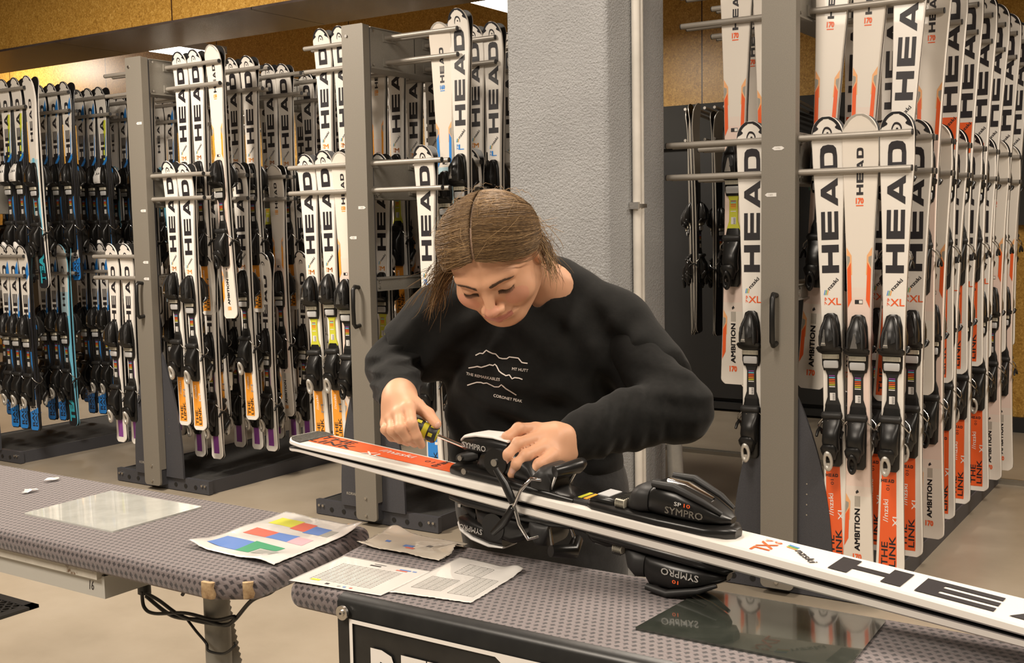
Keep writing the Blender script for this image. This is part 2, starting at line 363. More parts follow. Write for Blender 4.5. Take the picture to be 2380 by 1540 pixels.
def tiplogo(zc,s,m):
    def f(b,S):
        vs=[];n=14
        for i in range(n+1):
            a=math.radians(-25+215*i/n); ro=s; wd=s*0.36*(0.35+0.65*math.sin(PI*min(1,(i+1)/(n)*.95)))
            for q in (ro,ro-wd):
                x,z=q*math.cos(a)*0.92,zc+q*math.sin(a)*1.1-(s*0.5*max(0,(i-9)/5) if True else 0)
                vs.append((x,-(S.top(z)+EPS+.0003),z))
        b.add(vs,[(2*i,2*i+1,2*i+3,2*i+2) for i in range(n)],m)
        c=[(0.1*s+0.2*s*math.cos(2*PI*k/10),zc-0.05*s+0.2*s*math.sin(2*PI*k/10)) for k in range(10)]
        b.add([(x,-(S.top(z)+EPS+.0003),z) for x,z in c],[tuple(range(10))],m)
    return f
T=text2d; B=0.02
def slash(z,x,s=1.0):
    ov=[]
    for i,c in enumerate((sblue,green,ora2)): ov.append(poly([(x+(-.025+.0055*i)*s,z-.006*s),(x+(-.022+.0055*i)*s,z-.006*s),(x+(-.018+.0055*i)*s,z+.012*s),(x+(-.021+.0055*i)*s,z+.012*s)],c))
    ov.append(word(T('nzski',B),z+.008*s,z+.060*s,x+.016*s,x+.002*s,ink,ang=0.75)); return ov
def link(L,acc,tagt,ink2=ink,tagcol=None,num='79'):
    k=L/1.68; ov=[tiprim(sblack,0.062*k,0.014*k),tiplogo(L-0.060*k,0.020*k,ink)]
    ov.append(word(HEADW,1.110*k,1.578*k,0.033*k,-0.030*k,ink))
    ov+=slash(1.035*k,0.0,k)
    ov.append(wordh(T(tagt,0.012),-0.012*k,(0.012+0.016*len(tagt))*k-0.006,0.992*k,1.018*k,tagcol or acc)); ov.append(word(T(num,0.01),0.992*k,1.02*k,-0.014*k,-0.023*k,tagcol or acc))
    ov.append(strip(0.022,0.60*k,ws(-0.86),ws(0.52),acc))
    ov.append(word(HEADW,0.30*k,0.358*k,0.005,-0.007,ink) if False else wordh((HEADW[0],HEADW[1]),-0.034*k,0.012*k,0.348*k,0.360*k,ink))
    ov.append(word(T('01',0.0),0.318*k,0.338*k,-0.004*k,-0.016*k,ink))
    ov+= [word(T('//nzski',0.01),0.20*k,0.285*k,-0.008*k,-0.026*k,wink)]
    ov.append(word(T(tagt,0.012),0.185*k,0.235*k,0.028*k,0.008*k,wink))
    ov.append(strip(0.14*k,0.30*k,0.012*k,0.0135*k,red,n=4))
    ov.append(word(T('THE',0.015),0.035*k,0.125*k,-0.008*k,-0.031*k,ink)); ov.append(word(T('LINK',0.015),0.035*k,0.150*k,0.020*k,-0.003*k,ink))
    return ov
def ambition(L,acc,num='170'):
    k=L/1.68; ov=[tiprim(silverp,0.055*k,0.008*k,False)]
    ov.append(word(HEADW,1.392*k,1.56*k,0.012*k,-0.012*k,ink)); ov.append(wordh(T(num,.05),-0.014*k,0.014*k,1.360*k,1.382*k,acc)); ov.append(strip(1.352*k,1.356*k,-0.013*k,0.013*k,acc,n=1))
    e=lambda z,S:S.hw(z)-0.0045
    for sg in (-1,1):
        q=lambda a,sg=sg:(lambda z,S:sg*(S.hw(z)-0.0045-a*k))
        def brk(z0,z1,sg=sg):
            def f(b,S):
                E=lambda z:sg*(S.hw(z)-0.0045); I=lambda z,a:sg*(S.hw(z)-0.0045-a*k); y=lambda z,l:-(S.top(z)+EPS+l)
                h=z1-z0
                def pl(pts,m,l): b.add([(x,y(z,l),z) for x,z in pts],[tuple(range(len(pts)))],m)
                pl([(E(z1),z1),(E(z1-.1*k),z1-.1*k),(I(z1-.1*k,.017),z1-.1*k),(I(z1-.03*k,.017),z1-.03*k)],peach,.0001)
                pl([(E(z1-.03*k),z1-.03*k),(E(z1-.075*k),z1-.075*k),(I(z1-.05*k,.011),z1-.05*k),(I(z1-.035*k,.011),z1-.035*k)],gray1,.0003)
                pl([(E(z1-.08*k),z1-.08*k),(E(z0),z0),(I(z0+.03*k,.014),z0+.03*k),(I(z1-.055*k,.014),z1-.055*k)],acc,.0004)
            return f
        ov.append(brk(0.985*k,1.205*k))
        if sg<0: ov.append(brk(0.10*k,0.30*k))
    ov.append(poly([(-.014*k,1.0*k),(.014*k,1.0*k),(.014*k,1.015*k),(-.014*k,1.015*k)],ink)); ov.append(poly([(.001*k,1.002*k),(.013*k,1.002*k),(.013*k,1.013*k),(.001*k,1.013*k)],white,.0006))
    ov.append(word(T('AMBITION',0.03),0.085*k,0.245*k,0.008*k,-0.012*k,ink)); ov.append(wordh(T(num,.05),-0.018*k,0.014*k,0.050*k,0.074*k,acc))
    for i in range(4): ov.append(strip(0.252*k,0.292*k,(-.011+.0052*i)*k,(-.0075+.0052*i)*k,gray1,n=1))
    ov.append(poly([(-.006*k,.300*k),(.004*k,.307*k),(-.001*k,.316*k),(-.008*k,.308*k)],ink))
    return ov
def race(L,c1,c2,body):      # black skis with a white shovel
    ov=[tiprim(sblack,0.06,0.012),tiplogo(L-0.075,0.017,ink),word(HEADW,L-0.47,L-0.13,0.022,-0.018,ink)]
    ov.append(poly([(.020,L-.50),(.034,L-.42),(.040,L-.30),(.030,L-.34)],c1)) 
    e=0.62*L
    ov.append(poly([(-.040,e-.06),(.040,e+.03),(.040,e-.002),(-.040,e-.085)],c1))
    if c2 is yel: ov.append(strip(e+.0,L-.22,lambda z,S:0.004+(.014)*(z-e)/(L-.22-e),ws(1.0),yel))
    else: ov+= [poly([(.018,L-.15),(.048,L-.10),(.048,L-.18),(.022,L-.22)],c1)]
    ov.append(poly([(-.01,e-.13),(0,e-.11),(.01,e-.13),(.008,e-.15),(-.008,e-.15)],yel))
    ov.append(strip(0.20,e-.22,lambda z,S:0.012,ws(1.0),c1)); 
    ov.append(strip(0.006,0.115,ws(-1),ws(1),c1)); ov.append(poly([(-.045,.115),(.046,.115),(.046,.15)],c1)); 
    ov.append(strip(0.115,0.27,ws(-1),ws(1),white,lift=-.0003)); ov.append(word(T('RACE',B),0.03,0.17,0.006,-0.022,ink)); ov.append(word(T('RACE',B),0.03,0.17,0.03,0.01,ink))
    return ov
def team(L):
    return [tiprim(sblack,0.045,0.009),word(HEADW,L-0.40,L-0.14,0.012,-0.014,ink),strip(L-.56,L-.50,-.012,.012,lblue,n=2),word(T('TEAM',0.05),0.03,0.27,0.028,-0.026,cyan)]
def kid(L,acc):
    return [tiprim(sblack,0.05,0.011),tiplogo(L-0.07,0.016,ink),word(HEADW,L-0.45,L-0.13,0.020,-0.018,ink),strip(L-.60,L-.47,-.014,.014,acc,n=3),wordh(T('XS',B),-.01,.01,L-.50,L-.48,wink),
        strip(0.03,L-.60,lambda z,S:-0.021,lambda z,S:0.021,acc,n=30)]
def const(m): return lambda z:m
LAST=[]
def binding_meshes(acc,lever,yellow=False):
    """toe unit (with label track) and heel unit, base at y=0 growing to -y"""
    b=MB()
    b.loft([(0.0,0,.031,-.004,.010),(.02,0,.036,-.004,.013),(.10,0,.037,-.004,.013),(.17,0,.033,-.004,.014),(.205,0,.024,-.004,.012),(.212,0,.012,-.004,.008)],plast,18,3)
    b.loft([(.060,0,.030,.0,.022),(.070,0,.045,.010,.036),(.085,0,.049,.022,.050),(.092,0,.042,.024,.052)],plast,16,3)
    b.loft([(.085,0,.032,.01,.058,3.2),(.10,0,.035,.01,.066,3.2),(.13,0,.035,.01,.066,3),(.165,0,.029,.01,.055,2.8),(.195,0,.018,.01,.036,2.4),(.207,0,.008,.01,.024,2.2)],plast,20,3)
    b.loft([(.092,-.026,.004,.05,.064),(.15,-.024,.005,.045,.063),(.195,-.010,.004,.030,.040)],plast2,8,2.4)
    b.loft([(.092,.026,.004,.05,.064),(.15,.024,.005,.045,.063),(.195,.010,.004,.030,.040)],plast2,8,2.4)
    # dark window in the housing
    b.add([(.006,-.0672,.112),(.021,-.0668,.118),(.017,-.064,.152),(.008,-.0635,.160)],[(0,1,2,3)],bbase)
    toe=b
    st=MB()
    if lever is silverp: st.add([(-.020,-.0672,.098),(-.005,-.0677,.098),(-.007,-.064,.155),(-.011,-.0625,.158)],[(0,1,2,3)],chrome); st.add([(-.021,-.0665,.097),(-.004,-.067,.097),(-.005,-.0676,.108),(-.019,-.067,.108)],[(0,1,2,3)],silverp)
    else: st.add([(-.014,-.0676,.094),(.012,-.0676,.094),(.002,-.0655,.148),(-.002,-.0655,.148)],[(0,1,2,3)],chrome)
    if lever is label_w: st.loft([(.088,0,.030,.05,.064,3),(.10,0,.033,.05,.0695,3),(.13,0,.033,.05,.0695,3),(.165,0,.027,.04,.058,2.8),(.195,0,.016,.03,.040,2.4)],label_w,18,3)
    rl=MB(); rl.loft([(.045,0,.031,.010,.026,5),(.061,0,.031,.010,.026,5)],ivory,16,5)
    for i in range(13): x=-.028+.056*i/12; rl.box(x-.0006,x+.0006,-.0268,-.0262,.046,.060,plast)
    pd=MB(); pd.loft([(.010,0,.026,.010,.019,5),(.016,0,.028,.010,.021,5),(.034,0,.028,.010,.022,5),(.038,0,.024,.010,.02,5)],padg,16,5)
    tr=MB(); am=byel if yellow else plast
    tr.loft([(-.175,0,.030,-.003,.006,5),(-.13,0,.029,-.003,.006,5),(-.10,0,.019,-.003,.006,5),(-.02,0,.018,-.003,.006,5),(.005,0,.026,-.003,.007,5)],am if yellow else plast2,12,5)
    cols=[label_w,byel,ora2,orange,red,lblue,purple]
    for i,c in enumerate(cols): tr.box(-.011,.011,-.0066,-.0055,-.022-.009*(6-i)*.75,-.022-.009*(6-i)*.75+.0035,c)
    tr.box(-.009,.011,-.0068,-.0055,-.112,-.084,label_w); 
    for i in range(7): tr.box(.001,.009,-.0071,-.0067,-.110+.0036*i,-.1085+.0036*i,ink)
    h=MB()
    h.loft([(0.0,0,.022,-.004,.012),(.012,0,.031,-.004,.016),(.10,0,.033,-.004,.018),(.20,0,.033,-.004,.014),(.232,0,.027,-.004,.010)],plast,18,3)
    h.loft([(.055,0,.022,.008,.03),(.07,0,.030,.008,.052),(.10,-.002,.031,.008,.060),(.135,0,.030,.008,.058),(.165,0,.033,.008,.036),(.185,0,.036,.008,.026)],plast,20,3)
    h.loft([(.180,0,.036,.006,.028,4),(.192,0,.040,.006,.040,4),(.203,0,.037,.006,.036,4),(.206,0,.034,.006,.02,4)],plast2,18,4)
    h.loft([(.030,-.006,.020,.012,.040),(.060,-.006,.030,.022,.062),(.075,-.006,.031,.034,.068),(.088,-.006,.022,.040,.064)],plast,16,2.6)
    for x in (-.012,.014): h.tube([(x,-.0265,.172),(x,-.031,.172)],.004,bolt_m,8)
    lv=MB(); n=20; ro=[];
    for k in range(n):
        a=2*PI*k/n; ro.append((math.cos(a),math.sin(a)))
    vs=[]
    for (sx,sz,hh) in ((.015,.036,.044),(.0185,.040,.052),(.0165,.037,.060),(.0085,.022,.060),(.0075,.020,.05)) if lever is not label_w else ((.019,.040,.044),(.024,.050,.052),(.022,.046,.066),(.009,.02,.070),(.001,.003,.066)):
        for c,s2 in ro: vs.append((-.008+sx*c,-(hh+.010*(1 if s2>0 else 0)*s2),.028+sz*s2))
    fs=[(i*n+k,i*n+(k+1)%n,(i+1)*n+(k+1)%n,(i+1)*n+k) for i in range(4) for k in range(n)]
    lv.add(vs,fs,lever,True); lv.loft([(.005,-.008,.012,.040,.050),(.02,-.008,.012,.042,.052)],lever,12,3)
    br=MB()
    for s2 in (-1,1):
        br.tube([(.030*s2,-.018,.185),(.050*s2,-.016,.165),(.058*s2,-.002,.150),(.058*s2,.020,.138)],.0026,chrome,6)
        br.tube([(.058*s2,.018,.139),(.059*s2,.040,.128),(.060*s2,.052,.112)],[.006,.0065,.005],plast,8)
    br.tube([(-.030,-.018,.185),(.030,-.018,.185)],.0026,chrome,6)
    return toe,st,rl,pd,tr,h,lv,br
def make_pair(S,topmat,side,ov,acc,lever=silverp,yellow=False,zh=None,bind=True):
    """one template pair: empty > ski (two) and each ski's binding units"""
    root=empty('ski_pair'); mb=ski_mesh(S,topmat,side,ov)
    a=mb.build('ski',root); c=a.copy(); COL.objects.link(c); c.rotation_euler=(0,0,PI); c.location=(0,0.0005,0)
    zh=zh if zh is not None else S.L*.5-.45; zt=zh+0.36
    toe,st,rl,pd,tr,h,lv,br=binding_meshes(acc,lever,yellow)
    def units():
        t=toe.build('toe_binding'); st.build('housing_trim',t); rl.build('roller',t); pd.build('brake_pedal',t); tr.build('label_track',t)
        q=h.build('heel_binding'); l=lv.build('release_lever',q); br.build('ski_brake',q)
        return t,q
    t,q=units()
    for ob,z in ((t,zt),(q,zh)): ob.parent=root; ob.location=(0,-S.top(z+.1),z)
    for ob,z in ((t,zt),(q,zh)):
        e=copy_tree(ob); e.parent=root; e.rotation_euler=(0,0,PI); e.location=(0,S.top(z+.1),z)
    root['S_L']=S.L
    return root
TPL={}
def tpl(key):
    if key in TPL: return TPL[key]
    if key=='link_xl': S=Ski(1.68); r=make_pair(S,const(white),white,link(1.68,orange,'XL'),orange)
    elif key=='link_xl_w': S=Ski(1.68); ov=link(1.68,orange,'XL'); r=make_pair(S,const(white),white,ov+[strip(.96,1.09,ws(-.9),ws(.9),orange)],orange,plast2)
    elif key=='link_m': S=Ski(1.435,.056,.036,.048); r=make_pair(S,const(white),white,link(1.435,ora2,'M'),ora2)
    elif key=='link_m_y': S=Ski(1.435,.056,.036,.048); r=make_pair(S,const(white),white,link(1.435,ora2,'M'),ora2,silverp,True)
    elif key=='link_l': S=Ski(1.55,.058,.037,.05); r=make_pair(S,const(white),white,link(1.55,sblue,'L'),sblue)
    elif key=='ambition': S=Ski(1.69,.066,.041,.056); r=make_pair(S,lambda z:pink if .34<z<1.02 else (pink2 if .30<z<1.05 else cream),white,ambition(1.69,orange),orange,plast)
    elif key=='ambition_y': S=Ski(1.69,.066,.041,.056); r=make_pair(S,lambda z:pink if .34<z<1.02 else (pink2 if .30<z<1.05 else cream),white,ambition(1.69,orange),orange,plast,True)
    elif key=='ambition_m': S=Ski(1.46,.060,.039,.052); r=make_pair(S,lambda z:pink if .30<z<.9 else (pink2 if .26<z<.95 else cream),white,ambition(1.46,ora2,'150'),ora2,plast)
    elif key=='ambition_b': S=Ski(1.60,.062,.040,.053); r=make_pair(S,lambda z:lblue2 if .40<z<.95 else cream,white,[o for o in ambition(1.60,sblue,'160')],sblue,plast,True)
    elif key=='race_b': S=Ski(1.27,.053,.034,.045); r=make_pair(S,lambda z:white if z>.62*1.27 else sblack,sblack,race(1.27,sblue,white,sblack),sblue,plast)
    elif key=='race_y': S=Ski(1.27,.053,.034,.045); r=make_pair(S,lambda z:white if z>.62*1.27 else sblack,sblack,race(1.27,sblue,yel,sblack),yel,label_w)
    elif key=='team': S=Ski(1.30,.056,.036,.048); r=make_pair(S,lambda z:white if z>.80 else (lblue2 if z>.66 else (lblue if z>.30 else sblack)),white,team(1.30),lblue,plast)
    elif key=='race_s': S=Ski(1.16,.050,.033,.043); r=make_pair(S,lambda z:white if z>.60*1.16 else sblack,sblack,race(1.16,sblue,white,sblack),sblue,silverp,zh=.16)
    elif key=='team_s': S=Ski(1.18,.053,.035,.046); r=make_pair(S,lambda z:white if z>.86 else (lblue2 if z>.72 else (lblue if z>.28 else sblack)),lblue,team(1.18),lblue,plast,zh=.17)
    elif key=='kid': S=Ski(1.14,.052,.034,.044); r=make_pair(S,const(white),white,kid(1.14,purple),purple,silverp,zh=.13)
    elif key=='dark': S=Ski(1.6,.056,.036,.048); r=make_pair(S,lambda z:gray1 if z>1.1 else sblack,gray1,[],sblack,plast)
    TPL[key]=r; r['used']=0; return r
DESC={'link_xl':'white and orange-red HEAD ski pair','link_xl_w':'white ski pair with orange midband','link_m':'white and orange M ski pair','link_m_y':'white orange ski pair, yellow heel plate',
 'link_l':'white and blue L ski pair','ambition':'cream and pink 170 ski pair','ambition_y':'cream pink ski pair, yellow heel plate','ambition_m':'cream and pink 150 ski pair','ambition_b':'cream and blue ski pair',
 'race_b':'black blue-tailed white-tipped ski pair','race_y':'black ski pair with lime flash','team':'white to light blue ski pair','race_s':'short black and blue ski pair','team_s':'short light blue ski pair',
 'kid':'short white and purple ski pair','dark':'dark ski pair'}
def clean(s): return s.replace(' HEAD','')
def place_pair(key,loc,label,group,rot=(0,0,0)):
    r=tpl(key)
    if not r['used']: r['used']=1; o=r
    else: o=copy_tree(r)
    o.location=loc; o.rotation_euler=rot; tag(o,label,'skis',group); return o
# ------------------------------------------------------------------ ski racks
RX={'right':-1.493,'third':-3.545,'second':-5.103,'left':-6.82}
Y0,PY=4.12,0.308
UPZ=(2.33,2.215); LOZ=(1.735,1.61); MIDZ=(1.30,1.18)
def rodmesh(sgn,length=0.42,gap=.056):
    b=MB()
    for dy in (0,gap):
        b.tube([(0,dy,0),(sgn*length,dy,0)],.0115,rod_m,12); b.tube([(sgn*(length-.001),dy,0),(sgn*(length+.004),dy,0)],.0112,rod_end,12)
    b.box(min(0,sgn*.006),max(0,sgn*.006),-.02,gap+.02,-.02,.02,chan_m)
    return b.build('double_rod')
RODP={1:rodmesh(1),-1:rodmesh(-1)}; RODU={1:0,-1:0}
def rack(key,label,handle=True,sides=None,stickers=(),zt=2.375,nb=8):
    X=RX[key]; o=empty('ski_rack',(X,4.08,0)); tag(o,label,'ski rack','mobile ski racks')
    hw=.065
    b=MB(); pts=[]   # front post: folded plate with rounded foot
    for a in range(7): t=PI+PI/2*a/6; pts.append((-hw+.02+.02*math.cos(t),.05+.02*math.sin(t)))
    for a in range(7): t=-PI/2+PI/2*a/6; pts.append((hw-.02+.02*math.cos(t),.05+.02*math.sin(t)))
    for a in range(5): t=PI/2*a/4; pts.append((hw-.008+.008*math.cos(t),zt-.008+.008*math.sin(t)))
    for a in range(5): t=PI/2+PI/2*a/4; pts.append((-hw+.008+.008*math.cos(t),zt-.008+.008*math.sin(t)))
    b.prism(pts,0,.012,'y',post_m)
    b.box(-hw,-hw+.004,.012,.045,.12,zt-.004,post_m); b.box(hw-.004,hw,.012,.045,.12,zt-.004,post_m)
    b.build('post',o)
    b=MB()
    for z in (.14,.055,zt-.05):
        for x in ((0,) if z<1 else (-.035,)): b.tube([(x,.002,z),(x,-.006,z)],.007,bolt_m,10)
    b.build('post_bolts',o)
    b=MB(); b.box(-.055,.055,.012,.062,.03,zt-.01,dark_m)
    for z in np.arange(.3,zt-.1,.05): b.tube([(.0545,.036,z),(.0565,.036,z)],.0045,bbase,6,True)
    b.build('perforated_upright',o)
    b=MB(); b.box(-.055,.055,2.33,2.38,.05,zt-.01,dark_m); b.build('rear_upright',o)
    if handle:
        b=MB(); b.tube([(.045-.05,.004,1.155),(-.005,-.03,1.16),(-.005,-.042,1.145),(-.005,-.044,1.06),(-.005,-.042,.985),(-.005,-.03,.97),(-.005,.004,.975)],[.010,.0105,.0105,.010,.0105,.0105,.010],plast,12); b.build('handle',o)['label']='black pull handle'
    # base platform and foot plate
    b=MB(); b.box(-.361,.361,.0905,2.459,.02,.072,base_m); b.box(-.37,-.362,.09,2.46,.0,.075,dark_m); b.box(.362,.37,.09,2.46,.0,.075,dark_m); b.build('base_platform',o)
    b=MB(); b.box(-.385,.385,.062,.09,.004,.077,dark_m)
    for x in (-.28,-.2,-.12,.12,.2,.28): b.tube([(x,.0615,.035),(x,.0595,.035)],.012,bbase,12)
    for x in (-.36,-.335,.335,.36): b.tube([(x,.0615,.05),(x,.054,.05)],.007,bolt_m,8)
    b.build('foot_plate',o)
    # curved fins either side of the post
    for s in (-1,1):
        pl=[]
        n=18
        for i in range(n+1):
            t=i/n; z=.075+.72*t; pl.append((s*(.050+.150*(1-t**2.3)),z))
        out=[(s*.03,.075)]+pl+[(s*.03,.80)]
        b=MB(); b.prism(out,.048,.060,'y',dark_m)
        fx=s*.125
        if s>0:
            for z in (.32,.36,.40,.44): b.tube([(.1,.049,z),(.1,.047,z)],.003,bolt_m,6)
        f=b.build('side_fin',o)
        if s<0:
            vs,fs=T('KORALP',.02); b=MB(); b.add([(-.165+.075*u,.0472,.13+.014*v) for u,v in vs],fs,gray1); b.build('printed_name',f)
    # spine channels
    for nm,z0,z1 in (('top_channel',zt-.19,zt-.01),('middle_channel',1.575,1.755),('low_channel',1.14,1.19)):
        b=MB(); b.box(-.05,.05,.065,2.33,z0,z1,chan_m); 
        b.box(-.058,.058,.065,2.33,z0-.006,z0,chan_m); b.box(-.058,.058,.065,2.33,z1,z1+.004,chan_m)
        for x in (.0505,):
            for z in (z0+.012,z1-.012): b.tube([(x,.085,z),(x+.006,.085,z)],.006,bolt_m,8)
            for yy in (.4,.8,1.2): b.box(.050,.0515,yy,yy+.003,z0,z1,bbase)
        b.build(nm,o)
    for (s,zs,dy,n) in sides:
        for j in range(n):
            for z in zs:
                p=RODP[s]; 
                if RODU[s]: p=p.copy(); COL.objects.link(p)
                RODU[s]=1; p.parent=o; p.location=(s*.05,Y0-4.08+dy+PY*j,z)
    for (z,t,dx,dirn) in stickers:
        b=MB(); sx=1 if dirn>0 else -1; q=[(-.022,-.007),(.014,-.007),(.023,0),(.014,.007),(-.022,.007)]
        if dirn==2: q=[(-.024,0),(-.014,-.007),(.014,-.007),(.024,0),(.014,.007),(-.014,.007)]
        b.add([(dx+sx*u,-.0012,z+v) for u,v in q],[tuple(range(len(q)))],label_w); vs,fs=T(t,0); b.add([(dx-.008+.016*u,-.0018,z-.003+.006*v) for u,v in vs],fs,gray1); b.build('size_sticker',o)
    return o
ST=((1.395,'170',0.0,2),(1.24,'160',-.03,-1))
rack('right','grey steel ski rack right of the column, loaded with orange-red skis',sides=[(1,UPZ,.14,8),(1,LOZ,0,8),(-1,UPZ,.14,2),(-1,LOZ,0,2)],stickers=((1.70,'170',.0,2),(1.53,'160',-.028,-1)))
rack('third','grey steel ski rack standing between the second rack and the woman',sides=[(1,UPZ,.14,7),(1,LOZ,0,7),(-1,UPZ,.14,8),(-1,LOZ,0,8)],stickers=((1.53,'160',.03,1),(1.39,'155',-.03,-1)))
rack('second','grey steel ski rack whose foot stands behind the left bench, orange M skis',sides=[(1,UPZ,.14,8),(1,LOZ,0,8),(-1,UPZ,.14,3),(-1,MIDZ,0,3)],stickers=((2.02,'160',.03,-1),(1.55,'150',.03,-1),(1.27,'130',.03,-1),(1.18,'120',.03,-1)))
rack('left','ski rack at the left edge of the photo holding black and blue skis',handle=False,sides=[(1,UPZ,.14,8),(1,MIDZ,.07,8)])
# ------------------------------------------------------------------ hang the skis
rng=random.Random(5)
ORD=['first','second','third','fourth','fifth','sixth','seventh','eighth']
SLOT=['inner','middle','outer']; RN={'right':'rightmost rack','third':'third rack','second':'second rack','left':'leftmost rack'}
def hang(rk,side,tier,j,slot,key,off=None,tilt=None,tipz=None,yaw=None,yo=0):
    X=RX[rk]; base={'upper':(.14,UPZ[0]),'lower':(0,LOZ[0]),'mid':(.0 if rk!='left' else .07,MIDZ[0])}[tier]
    offs=(.155,.283,.405); o=off if off is not None else side*offs[slot]
    L=tpl(key)['S_L']; tip=(tipz if tipz is not None else base[1]+.072+rng.uniform(-.006,.006)); y=Y0+.028+base[0]+PY*j+yo
    tl=tilt if tilt is not None else rng.uniform(-.012,.012)
    R=Matrix.Rotation(tl,4,'Y')@Matrix.Rotation((yaw if yaw is not None else rng.uniform(-.05,.05)),4,'Z')
    # hangs from its tips: rotate about the tip
    M=Matrix.Translation((X+o,y,tip))@R@Matrix.Translation((0,0,-L))
    d=DESC[key].replace(' HEAD','')
    tn={'upper':'upper','lower':'lower','mid':'low'}[tier]
    lab=f"{d}, {SLOT[slot]} in {ORD[j]} {tn} bay, {RN[rk]} {'right' if side>0 else 'left'}"
    p=place_pair(key,(0,0,0),lab,f"{d}s" if False else f"{d.split(',')[0]}s on the racks"); p.matrix_world=M; p.location=M.to_translation(); p.rotation_euler=M.to_euler(); return p
# right rack, right side
A,K,W='ambition','link_xl','link_xl_w'
low=[[K,A,K],[A,K,K],[K,K,A],[K,A,K],[K,K,K],[A,K,K],[K,K,A],[A,K,A]]
off0=[.165,.285,.415]
for j in range(8):
    for s in range(3): hang('right',1,'lower',j,s,low[j][s],off=(off0[s] if j==0 else None),tilt=([-.030,-.004,.004][s] if j==0 else (None if s<2 else rng.uniform(-.004,.010))))
upp=[[A,A,K],[W,K,A],[A,K,W],[K,A,W],[K,K,K],[A,K,K],[K,K,K],[K,K,K]]
for j in range(8):
    for s in range(3): hang('right',1,'upper',j,s,upp[j][s],off=([.145,.285,.425][s] if j==0 else (.150,.29,.43)[s]),tilt=(.050,.046,.044)[s] if j==0 else rng.uniform(.014,.028),tipz=(2.47 if (j==0 and s<2) else 2.43))
hang('right',-1,'lower',0,0,K,off=-.125,tilt=-.004); hang('right',-1,'upper',0,1,'ambition_y',off=-.245,tilt=.006,tipz=2.47); hang('right',-1,'upper',1,0,K,off=-.16,tilt=.02); hang('right',-1,'upper',0,0,A,off=-.11,tipz=2.42); hang('right',-1,'upper',1,1,A,off=-.30)
# third rack
Mk,My,Ll,Am,Ab='link_m','link_m_y','link_l','ambition_m','ambition_b'
for s,k,o,tz in ((2,My,-.368,1.80),(1,My,-.249,1.812),(0,Am,-.138,1.80)): hang('third',-1,'lower',0,s,k,off=o,tilt=-.03 if s else -.015,tipz=tz)
for s,k,o in ((2,Mk,-.365,),(1,Mk,-.244)): hang('third',-1,'upper',0,s,k,off=o,tilt=-.015,tipz=2.42)
for j in range(1,7):
    for s in range(3): hang('third',-1,'upper',j,s,[Mk,Mk,My,Am][(j*2+s)%4])
for j in range(1,5):
    for s in range(3): hang('third',-1,'lower',j,s,[Mk,My,Am][(j+s)%3])
hang('third',1,'lower',0,2,Ll,off=.360,tilt=-.012)
for j in range(1,6):
    for s in range(3): hang('third',1,'lower',j,s,[Am,Ll,Ll,Mk][(j+s)%4])
hang('third',1,'upper',0,1,Ab,off=.365,tilt=-.02,tipz=2.37); hang('third',1,'upper',0,2,Ll,off=.470,tilt=.0,tipz=2.42)
for j in range(1,7):
    for s in range(3): hang('third',1,'upper',j,s,[Ll,Ab,Mk,Ll][(j+s)%4],off=(.22,.34,.45)[s])
# second rack
for s,k,o,tz in ((0,Mk,.189,1.812),(1,Mk,.309,1.795)): hang('second',1,'lower',0,s,k,off=o,tilt=-.022,tipz=tz)
for s,k,o in ((0,Mk,.150),(1,Mk,.270),(2,Am,.410)): hang('second',1,'upper',0,s,k,off=o,tilt=-.01 if s<2 else -.035,tipz=2.41 if s<2 else 2.42)
for j,s,k,o in ((1,2,Mk,.39),(1,0,Mk,.16),(2,1,Am,.36),(2,0,Mk,.19),(3,2,Mk,.38),(3,1,Mk,.25),(4,2,My,.40)): hang('second',1,'lower',j,s,k,off=o,tilt=-.02)
for j,s,k,o in ((1,0,Mk,.225),(1,1,Mk,.348),(2,0,Mk,.2),(2,1,Mk,.316),(3,1,Mk,.207),(4,0,Mk,.16),(4,1,Am,.30),(5,0,Mk,.16),(5,1,Mk,.28),(6,1,Mk,.28),(6,0,My,.16)): hang('second',1,'upper',j,s,k,off=o,tilt=-.01)
for j in range(0,8):
    for s in (0,1,2):
        if (j,s) in ((0,2),): continue
        hang('second',1,'mid',j,s,'kid',off=(.155,.285,.405)[s],tipz=1.31,yo=.15)
for j in range(0,3):
    for s,o in ((0,-.203),(1,-.324)): hang('second',-1,'mid',j,s,'kid',off=o,tipz=1.375)
for j in range(0,6):
    for s in range(2): hang('second',-1,'upper',j,s,[Mk,My][(j+s)%2],off=-.15-.12*s) if j>2 or s<1 else None
# leftmost rack
Rb,Ry,Tm='race_b','race_y','team'
offsu=[(.24,.367,.494),(.166,.288,.42),(.13,.245,.36),(.07,.18,.30)]
keys=[(Ry,Ry,Tm),(Rb,Rb,Rb),(Rb,Rb,Ry),(Tm,Rb,Rb),(Rb,Tm,Rb),(Rb,Rb,Tm)]
for j in range(6):
    for s in range(3): hang('left',1,'upper',j,s,keys[j][s],off=offsu[min(j,3)][s]+(0 if j else .0),tilt=(-.030 if (j==0 and s==2) else -.012),tipz=2.40)
ks=['race_s','race_s','team_s']
for j in range(6):
    for s in range(3): hang('left',1,'mid',j,s,ks[2] if (j,s) in ((1,2),(4,1)) else ks[0],off=((.235,.33,.44) if j==0 else (.17,.285,.39))[s],tilt=-.02)
for j in range(5):
    for s in range(2): hang('left',-1,'upper',j,s,Rb,off=-.16-.13*s,tipz=2.38)
for j in range(0,4):
    for s in range(2): hang('left',-1,'mid',j,s,'race_s',off=-.16-.13*s)
